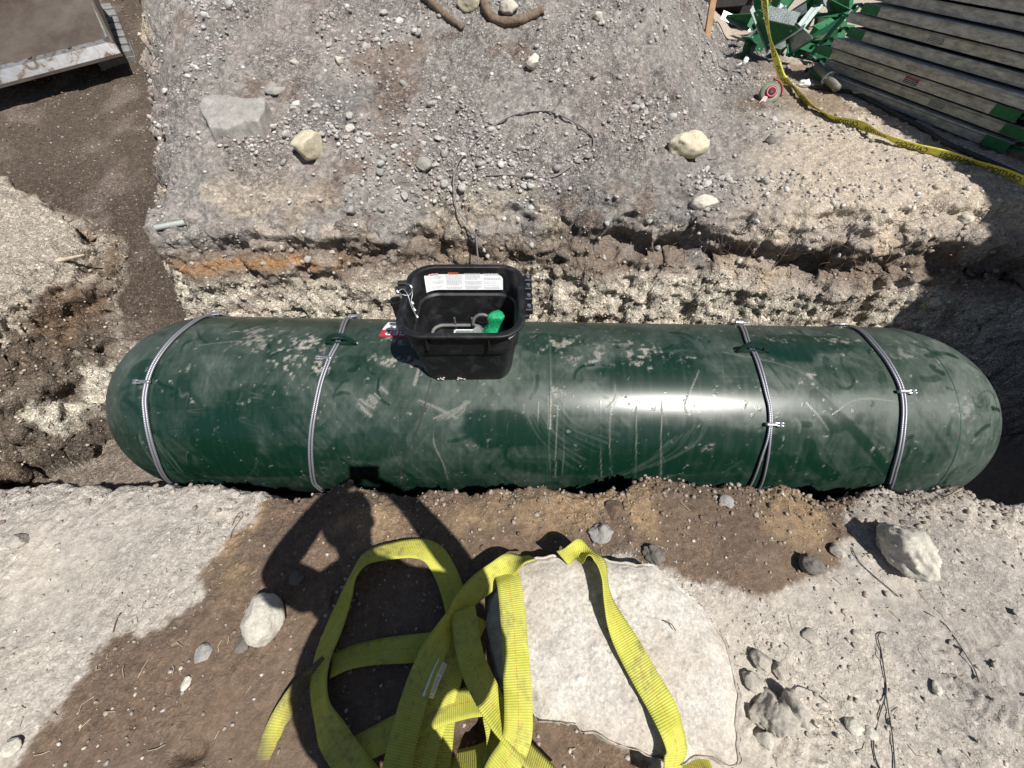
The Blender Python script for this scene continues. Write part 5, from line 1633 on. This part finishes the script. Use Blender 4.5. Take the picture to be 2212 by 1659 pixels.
for k_ in range(6):
    c_ = a0 + (a1 - a0) * .62 + .046 * (math.cos(k_ * 1.047) * e1 + math.sin(k_ * 1.047) * e2)
    b = MB(); b.tube([c_ - dv * .004, c_ + dv * .017], .009, 8); b.build('bolt', M['print_black'], fl2)
p = spot(1601, 148, .03)
b = MB(); b.tube([p, p + np.array([.03, .02, .05])], .022, 10); b.tube([p + np.array([-.06, 0, -.01]), p + np.array([.04, .01, .03])], .012, 8)
wv = empty('hose_coupling', p, 'small white hose coupling at the edge of the green bracket heap', 'coupling')
local(b.build('coupling', M['white_plastic'], smooth=True), wv)
# wooden stake and made-up dark timbers for an unidentified black mass behind the heap
b = MB(); s0 = at_z(1530, 62, .70); s1 = CAM + ray(1550, -60) * ((s0 - CAM)[1] + .08) / ray(1548, -60)[1]
dirn = (s1 - s0); s0 = s0 - dirn * .6; s1 = s1 + dirn * .4
ax_ = dirn / np.linalg.norm(dirn); e1 = np.cross(ax_, [0, 1, 0]); e1 /= np.linalg.norm(e1); e2 = np.cross(ax_, e1)
b.prism([(-.028, -.02), (.028, -.02), (.028, .02), (-.028, .02)], lambda x, y, t: s0 + (s1 - s0) * t + e1 * x + e2 * y, 0, 1)
tag(b.build('wooden_stake', M['wood']), 'leaning wooden stake behind the right end of the gravel heap', 'stake')
for i, (u, v, zz, l_, an) in enumerate([(1585, 58, .50, .9, .3), (1600, 30, .60, .8, .2), (1580, 10, .72, .9, .35), (1625, 5, .60, .8, .1)]):
    q_ = at_z(u, v, zz); q_[1] += .35
    b = MB(); b.box(q_, (l_, .16, .12), np.array(Matrix.Rotation(an, 3, 'Z')), .008)
    tag(b.build('timber', M['dark_wood']), ['made-up dark timber lying lowest in the pile behind the stake', 'made-up dark timber second from the bottom of the pile behind the stake', 'topmost made-up dark timber of the pile behind the stake', 'made-up dark timber at the bracket end of the pile behind the stake'][i], 'timber', 'made-up dark timbers behind the stake')
# the red and olive spool half under dirt
p = spot(1658, 214, .045)
spl = empty('reel', p, 'olive and red plastic reel lying on its side in the dirt', 'reel')
dz_ = (CAM - p); dz_ /= np.linalg.norm(dz_); dz_ = dz_ * .8 + np.array([.25, 0, .45]); dz_ /= np.linalg.norm(dz_)
e1 = np.cross([0, 0, 1], dz_); e1 /= np.linalg.norm(e1); e2 = np.cross(dz_, e1)
def disc(prof, name, mat, sx=1., sy=1.):
    n_ = 26; V_ = []
    for r_, h_ in prof:
        for j in range(n_):
            t = 2 * math.pi * j / n_; V_.append(p + e1 * r_ * sx * math.cos(t) + e2 * r_ * sy * math.sin(t) + dz_ * h_)
    k_ = len(prof)
    F_ = [[i * n_ + j, i * n_ + (j + 1) % n_, (i + 1) * n_ + (j + 1) % n_, (i + 1) * n_ + j] for i in range(k_ - 1) for j in range(n_)] + [[(k_ - 1) * n_ + j for j in range(n_)]]
    b = MB(); b.add(V_, F_); return local(b.build(name, mat, smooth=True), spl)
disc([(.09, -.05), (.098, -.02), (.098, .006), (.09, .012), (.04, .014)], 'case', M['olive_plastic'], .85, .9)
disc([(.046, .010), (.046, .022), (.030, .026), (.026, .016)], 'hub', M['red_plastic'])
disc([(.024, .012), (.024, .0172)], 'hub_hole', M['print_black'])
b = MB(); b.prism([(-.05, -.035), (-.085, -.10), (-.035, -.115), (-.02, -.04)], lambda x, y, t: p + e1 * x + e2 * y + dz_ * t, .0, .02); local(b.build('handle', M['red_plastic']), spl)
b = MB(); b.tube([p + e1 * .088 * math.cos(t) + e2 * .096 * math.sin(t) + dz_ * .014 for t in np.linspace(-.3, 1.6, 14)], .008, 6); local(b.build('red_edge', simple('dark_red', (.25, .02, .03), .5), smooth=True), spl)
print('yard done')

# ------------------------------------------------------------------ track loader at the end of the side trench
EL, ER = np.array([-4.43, 4.14, .56]), np.array([-3.60, 4.55, .68])
ed = (ER - EL) / np.linalg.norm(ER - EL); EL2 = ER - ed * 1.9
bd = np.array([-.39, .55, .31]); bd = bd - ed * (bd @ ed); bd /= np.linalg.norm(bd)
bu = np.cross(ed, bd); bu = bu if bu[2] > 0 else -bu
ldr = empty('track_loader', ER + bd * 1.2 + np.array([-.8, 0, -.3]), 'track loader with its rusty worn bucket lowered over the side trench', 'loader')
fb = lambda x, y, t: ER - ed * x + bd * y + bu * t          # x leftwards, y back, t up
b = MB(); b.prism([(0.012, .085), (1.9, .085), (1.9, 1.0), (.012, 1.0)], fb, -.012, .012)
bk_ = local(b.build('bucket', M['rusty']), ldr)
b = MB(); b.prism([(.085, .015), (1.0, .012), (1.25, .30), (1.3, .55), (1.28, .56), (1.22, .31), (.99, .03), (.085, .033)], lambda y, t, x: fb(x, y, t - .02), 1.88, 1.9); b.build('bucket_side', M['rusty'], bk_)
b = MB(); b.prism([(.05, -.02), (1.0, -.02), (1.0, .16), (.35, .07), (.05, .012)], lambda y, t, x: fb(x, y, t), -.012, .010); b.build('bucket_side', M['rusty'], bk_)
b = MB(); b.prism([(.10, .014), (1.0, .014), (1.0, .05), (.10, .03)], lambda y, t, x: fb(x, y, t), .012, .03); b.build('inner_bar', M['grey_plate'], bk_)
b = MB(); b.prism([(1.0, -.012), (1.25, .2), (1.3, .62), (1.27, .62), (1.22, .21), (.99, .012)], lambda y, t, x: fb(x, y, t), .012, 1.88); b.build('bucket_back', M['rusty'], bk_)
b = MB(); b.prism([(-.015, -.035), (-.012, -.040), (.085, -.02), (.11, -.012), (.11, .014), (.06, .014)], lambda y, t, x: fb(x, y, t), -.012, 1.9)
ce = b.build('cutting_edge', M['worn_steel'], bk_)
b = MB(); b.prism([(-.024, -.055), (-.008, -.055), (-.005, -.041), (-.016, -.036)], lambda y, t, x: fb(x, y, t), -.012, 1.9); b.build('edge_lip', M['rusty'], bk_)
for x in (.34, .66, .98):
    b = MB(); b.tube([fb(x, .105, .012), fb(x, .105, .026)], .018, 8); b.build('bolt', M['rusty'], bk_)
T0, T1 = CAM + ray(281, 112) * 3.75, CAM + ray(214, -60) * 4.5
td = (T1 - T0) / np.linalg.norm(T1 - T0); tx = np.cross(td, [0, 0, 1]); tx /= np.linalg.norm(tx); tz = np.cross(tx, td)
ft = lambda x, y, t: T0 + td * y + tx * x + tz * t
b = MB(); b.prism([(-.3, -.02), (.02, -.02), (.02, 1.4), (-.3, 1.4)], ft, -.28, -.03); trk = local(b.build('track', M['track_rubber']), ldr)
for i in range(7):
    y = .0 + i * .17
    b = MB(); b.box(ft(-.04, y + .05, -.01), (.11, .115, .06), np.stack([tx, td, tz], 1), .008); b.build('track_lug', M['track_rubber'], trk)
    b = MB(); b.box(ft(-.17, y + .11, -.005), (.10, .09, .05), np.stack([tx, td, tz], 1), .006); b.build('track_lug', M['track_rubber'], trk)
# the machine itself stands outside the picture, behind its bucket
b = MB(); b.box(ER + bd * 2.3 + ed * -.9 + np.array([0, 0, .45]), (1.5, 1.6, .9), np.stack([ed, np.cross([0, 0, 1], ed), [0, 0, 1]], 1), .06); local(b.build('body', M['grey_plate']), ldr)
b = MB(); b.box(ER + bd * 2.4 + ed * -.9 + np.array([0, 0, 1.25]), (1.0, 1.1, .9), np.stack([ed, np.cross([0, 0, 1], ed), [0, 0, 1]], 1), .06); local(b.build('cab', M['black_rubber']), ldr)

# ------------------------------------------------------------------ roots, wires, pipe stub
def lying(px, lift, k=5): return spline([spot(u, v, lift) for u, v in px], k)


Q = lying([(905, -20), (925, 4), (945, 24), (968, 45), (1000, 68)], .02)
b = MB(); b.tube(Q, np.linspace(.036, .018, len(Q)) * (1 + .12 * np.sin(np.arange(len(Q)) * 1.9)), 10); tag(b.build('dead_root', M['root'], smooth=True), 'straight dead root lying on top of the heap', 'root')
Q = lying([(1036, -25), (1042, 0), (1048, 22), (1062, 46), (1090, 57), (1125, 52), (1155, 40), (1174, 32)], .025)
b = MB(); b.tube(Q, np.linspace(.03, .026, len(Q)) * (1 + .10 * np.sin(np.arange(len(Q)) * 1.3)), 10); tag(b.build('dead_root', M['root'], smooth=True), 'bent dead root curving round a pale lump on top of the heap', 'root')
WIRE = [(1029, 575), (1031, 531), (1026, 510), (1009, 486), (991, 461), (983, 423), (983, 388), (993, 357), (1009, 333), (1040, 298), (1075, 270), (1113, 251), (1168, 243), (1203, 250), (1244, 270), (1276, 295), (1281, 319), (1265, 340), (1231, 364), (1196, 385), (1151, 385), (1099, 381), (1047, 383)]
Q = [spot(u, v, .012) for u, v in WIRE]
for i in range(1, 8): Q[i] = Q[i] + np.array([0, -.03, .025])
Q[0] = np.array([BX + .05, BY + .27, ZT + .12])
b = MB(); b.tube(spline(Q, 5), .0048, 6); tag(b.build('tracer_wire', M['grey_wire'], smooth=True), 'thin dark wire looping over the heap down to the black box', 'wire')
Q = [tp_(*on_tank(u, v), TR + .004) for u, v in [(932, 821), (922, 860), (905, 919), (877, 982), (865, 1016), (866, 1048)]]
b = MB(); b.tube(spline(Q, 5), .003, 6); tag(b.build('thin_wire', M['dark_wire'], smooth=True), 'thin black wire hanging down the tank from the black box', 'wire')
gws = [('thin black wire winding past the big pale rounded rock', [(1838, 1182), (1846, 1200), (1860, 1220), (1892, 1249), (1915, 1268), (1939, 1289)]),
       ('thin black wire on the boot marked sand at the far right', [(1996, 1321), (2036, 1346), (2060, 1378), (2079, 1407), (2101, 1443), (2112, 1474)]),
       ('black wire with a hooked end on the sand right of the slab', [(1912, 1368), (1900, 1366), (1894, 1378), (1900, 1400), (1906, 1440), (1912, 1494), (1897, 1544), (1885, 1602), (1890, 1640), (1910, 1680)]),
       ('black wire leaving the hooked wire towards the bottom', [(1910, 1487), (1916, 1530), (1924, 1580), (1928, 1620), (1933, 1690)]),
       ('short black wire curling by the angular grey rock', [(1712, 1490), (1722, 1482), (1748, 1490), (1768, 1502), (1786, 1517)]),
       ('short twig of wire below the angular grey rock', [(1728, 1532), (1740, 1550), (1766, 1572)]),
       ('fine root hair curled at the edge of the dry sand', [(499, 1165), (503, 1148), (515, 1130), (526, 1114), (522, 1106), (510, 1118), (503, 1136)]),
       ('short curled root lying on the slab', [(1436, 1342), (1450, 1348), (1460, 1362)]),
       ('short dark twig on the dry sand by the wet edge', [(262, 1324), (252, 1345), (246, 1366)])]
for lab_, px in gws:
    lift = .004 if 'slab' not in lab_ or 'right' in lab_ else .0
    Q = [spot(u, v, .0045) for u, v in px] if 'lying on the slab' not in lab_ else [at_z(u, v, SLZ + .012) for u, v in px]
    b = MB(); b.tube(spline(Q, 5), .0017, 6); tag(b.build('wire' if 'wire' in lab_ else 'twig', M['dark_wire'] if 'wire' in lab_ else M['thin_root'], smooth=True), lab_, 'wire' if 'wire' in lab_ else 'twig')
p = spot(352, 496); b = MB()
b.tube([p + np.array([.12, .05, .02]), p + np.array([-.025, -.012, .02])], .016, 14)
st2 = tag(b.build('pipe_stub', M['pvc'], smooth=True), 'short grey pipe end sticking out of the bank into the side trench', 'pipe')
md = st2.modifiers.new('edges', 'EDGE_SPLIT'); md.split_angle = rad(40)
p = spot(150, 571); b = MB(); Q = [p + np.array([-.10, -.03, .03]), p + np.array([0, 0, .04]), p + np.array([.12, .04, .05])]
b.tube(Q, [.012, .014, .006], 7); tag(b.build('twig', M['straw'], smooth=True), 'pale broken stick jutting from the left bank', 'twig')
# fine roots hanging out of the cut
b = MB(); RG = np.random.default_rng(77)
for i in range(230):
    if i < 150: u, v = RG.uniform(1420, 1960), RG.uniform(470, 600)
    elif i < 190: u, v = RG.uniform(1100, 1420), RG.uniform(520, 640)
    elif i < 210: u, v = RG.uniform(430, 880), RG.uniform(520, 620)
    else: u, v = RG.uniform(0, 220), RG.uniform(560, 760)
    p = spot(u, v, 0)
    dirv = np.array([RG.normal(0, .8), RG.uniform(-.8, -.1), RG.uniform(-1, .35)]); dirv /= np.linalg.norm(dirv)
    L_ = RG.uniform(.05, .22); pts = [p + np.array([0, .01, 0])]
    for k_ in range(4):
        dirv = dirv + RG.normal(0, .35, 3) + np.array([0, 0, -.12]); dirv /= np.linalg.norm(dirv); pts.append(pts[-1] + dirv * L_ / 4)
    b.tube(spline(pts, 2), np.linspace(.0028, .0008, 9) * RG.uniform(.6, 1.3), 4, False)
tag(b.build('hanging_roots', M['thin_root'], smooth=True), 'fine dark roots hanging out of the cut bank', 'roots', kind='stuff')
b = MB()
for i in range(150):
    u, v = RG.uniform(40, 2180), RG.uniform(1080, 1640)
    p = at_z(u, v, 0.0); p[2] = gz(p[0], p[1]) + .003
    if poly_sd(np.array([p[0]]), np.array([p[1]]), so_)[0] > -.03 or 560 < u < 1120: continue
    an = RG.uniform(0, 6.28); L_ = RG.uniform(.01, .05); q_ = p + np.array([math.cos(an), math.sin(an), 0]) * L_
    q_[2] = gz(q_[0], q_[1]) + .003; mid = (p + q_) / 2 + np.array([RG.normal(0, .006), RG.normal(0, .006), .003])
    b.tube([p, mid, q_], .0011, 4, False)
tag(b.build('straw_bits', M['straw'], smooth=True), 'tiny straw bits and root hairs on the near bank', 'straw', kind='stuff')
for i, (u, v) in enumerate([(466, 1034), (1812, 1068), (1246, 1052), (2040, 1062)]):
    p = spot(u, v + 10); b = MB(); b.tube([p, p + np.array([.004, .0, .03]), p + np.array([-.006 + .01 * i, .01, .062])], .003, 5)
    tag(b.build('twig', M['straw'], smooth=True), ['straw stub standing at the edge before the tank end on the dark side trench side', 'straw stub standing at the near edge between the two wire ropes in shade', 'straw stub leaning at the near edge before the bright reflection', 'broken stick stub standing at the near edge by the shaded tank end'][i], 'twig')

# ------------------------------------------------------------------ building that throws the shade at right (outside the picture)
bld = empty('building', (6.6, .2, 0), 'plain rendered building whose flat roof shades the plank stack', 'building')
rend = simple('wall_render', (.42, .38, .33), .9, scale=6, bump=.2)
x0, x1, y0, y1, hh = 4.24, 9.2, -4.5, 3.15, 3.6
def wall(cx, cy, sx, sy):
    b = MB(); b.box((cx, cy, hh / 2 - .3), (sx, sy, hh + .6)); local(b.build('wall', rend), bld)
wall(x0 + .1, (y0 + y1) / 2, .2, y1 - y0); wall(x1 - .1, (y0 + y1) / 2, .2, y1 - y0)
wall((x0 + x1) / 2, y0 + .1, x1 - x0 - .402, .2); wall((x0 + x1) / 2, y1 - .1, x1 - x0 - .402, .2)
b = MB(); b.box(((x0 + x1) / 2 + .02, (y0 + y1) / 2, hh + .08), (x1 - x0 + .04, y1 - y0 + .06, .16), None, .02); local(b.build('roof', M['grey_plate']), bld)
for yy in (-3.0, -.8, 1.4):
    b = MB(); b.box((x0 - .012, yy, 1.75), (.03, 1.1, 1.2)); wn = local(b.build('window', M['black_rubber']), bld)
    b = MB()
    for dy, dz, sy_, sz_ in ((0, .63, 1.26, .08), (0, -.63, 1.26, .08), (.59, 0, .08, 1.18), (-.59, 0, .08, 1.18)): b.box((x0 - .02, yy + dy, 1.75 + dz), (.05, sy_, sz_))
    b.build('window_frame', M['white_plastic'], wn)

# ------------------------------------------------------------------ the photographer, behind the camera, throwing the long shadow
def person():
    root = empty('person', (-.14, -.5, 0), 'person in a dark jacket standing with both arms raised holding a phone', 'person')
    J = {'pel': (-.09, -.43, .84, .15, .20), 'waist': (-.07, -.41, .98, .16, .31), 'chest': (.02, -.38, 1.12, .15, .40), 'rj': (.30, -.36, 1.07, .10, .10), 'rj2': (.20, -.40, .92, .09, .09), 'upper': (-.015, -.34, 1.29, .13, .095), 'neck': (-.01, -.29, 1.39, .06, .06), 'skull': (-.01, -.25, 1.47, .07, .08), 'head': (-.01, -.215, 1.56, .082, .10), 'crown': (-.01, -.205, 1.635, .06, .075),
         'ls': (-.185, -.34, 1.27, .075, .07), 'le': (-.42, -.20, 1.12, .072, .070), 'lw': (-.19, -.085, 1.42, .048, .044), 'lh': (-.105, -.05, 1.50, .03, .018),
         'rs': (.155, -.33, 1.27, .075, .07), 're': (.31, -.22, 1.09, .072, .070), 'rw': (.165, -.085, 1.42, .048, .044), 'rh': (.10, -.05, 1.50, .03, .018),
         'lhip': (-.19, -.46, .80, .10, .11), 'lk': (-.25, -.45, .45, .072, .072), 'la': (-.28, -.52, .09, .05, .05), 'lf': (-.35, -.38, .04, .045, .035),
         'rhip': (-.03, -.46, .80, .10, .11), 'rk': (.0, -.45, .45, .072, .072), 'ra': (.02, -.52, .09, .05, .05), 'rf': (.05, -.38, .04, .045, .035)}
    E_ = [('chest', 'rj'), ('rj', 'rj2'), ('pel', 'waist'), ('waist', 'chest'), ('chest', 'upper'), ('upper', 'neck'), ('neck', 'skull'), ('skull', 'head'), ('head', 'crown'), ('upper', 'ls'), ('ls', 'le'), ('le', 'lw'), ('lw', 'lh'), ('upper', 'rs'), ('rs', 're'), ('re', 'rw'), ('rw', 'rh'), ('pel', 'lhip'), ('lhip', 'lk'), ('lk', 'la'), ('la', 'lf'), ('pel', 'rhip'), ('rhip', 'rk'), ('rk', 'ra'), ('ra', 'rf')]
    # fingers and thumbs
    for s_, h in (('l', -1), ('r', 1)):
        hb = np.array(J[s_ + 'h'][:3])
        for i in range(4):
            z_ = .028 - .019 * i; ln = (.062, .07, .066, .052)[i]
            a = f'{s_}f{i}a'; c_ = f'{s_}f{i}b'; e = f'{s_}f{i}c'
            J[a] = (*(hb + np.array([-h * .018, .012, .012 + z_])), .010, .010); J[c_] = (*(hb + np.array([-h * (.018 + ln * .5), .020, .016 + z_])), .009, .009); J[e] = (*(hb + np.array([-h * (.018 + ln), .012, .018 + z_])), .008, .008)
            E_ += [(s_ + 'h', a), (a, c_), (c_, e)]
        J[s_ + 't1'] = (*(hb + np.array([-h * .012, -.026, .01])), .012, .012); J[s_ + 't2'] = (*(hb + np.array([-h * .045, -.030, .03])), .010, .010)
        E_ += [(s_ + 'h', s_ + 't1'), (s_ + 't1', s_ + 't2')]
    ks = list(J); me = bpy.data.meshes.new('body')
    me.from_pydata([J[k_][:3] for k_ in ks], [(ks.index(a), ks.index(c_)) for a, c_ in E_], [])
    o_ = link('body', me)
    sk = o_.modifiers.new('skin', 'SKIN'); sk.use_smooth_shade = True
    o_.modifiers.new('sub', 'SUBSURF').levels = 2; o_.modifiers['sub'].render_levels = 2
    for i, k_ in enumerate(ks):
        me.skin_vertices[0].data[i].radius = (J[k_][3], J[k_][4]); me.skin_vertices[0].data[i].use_root = (k_ == 'pel')
    me.materials.append(simple('dark_clothing', (.05, .055, .07), .9, scale=80))
    local(o_, root)
    skin_ = simple('skin', (.45, .27, .19), .55, var=.08)
    v_, f_ = ICO[3]
    def blob(name, c_, r_, mat):
        b_ = mesh_np(name, v_ * np.array(r_) + np.array(c_), f_, True, mat); return local(link(name, b_), root)
    blob('face', (-.01, -.165, 1.555), (.070, .062, .098), skin_)
    blob('nose', (-.01, -.098, 1.55), (.013, .016, .022), skin_)
    for h in (-1, 1):
        blob('eye', (-.01 + h * .028, -.110, 1.575), (.012, .008, .008), M['white_paper'])
        blob('ear', (-.01 + h * .084, -.215, 1.555), (.012, .022, .032), skin_)
    blob('mouth', (-.01, -.108, 1.512), (.022, .008, .006), M['print_red'])
    blob('hair', (-.01, -.228, 1.60), (.092, .108, .082), M['dark_wood'])
    ph = MB(); Mx = np.stack([[1, 0, 0], UPV, -FWD], 1)
    ph.box(CAM - FWD * .022, (.155, .076, .008), Mx, .003)
    t = ph.build('phone', M['black_rubber']); tag(t, 'black phone held up sideways in both hands', 'phone')


person()
print('all done')
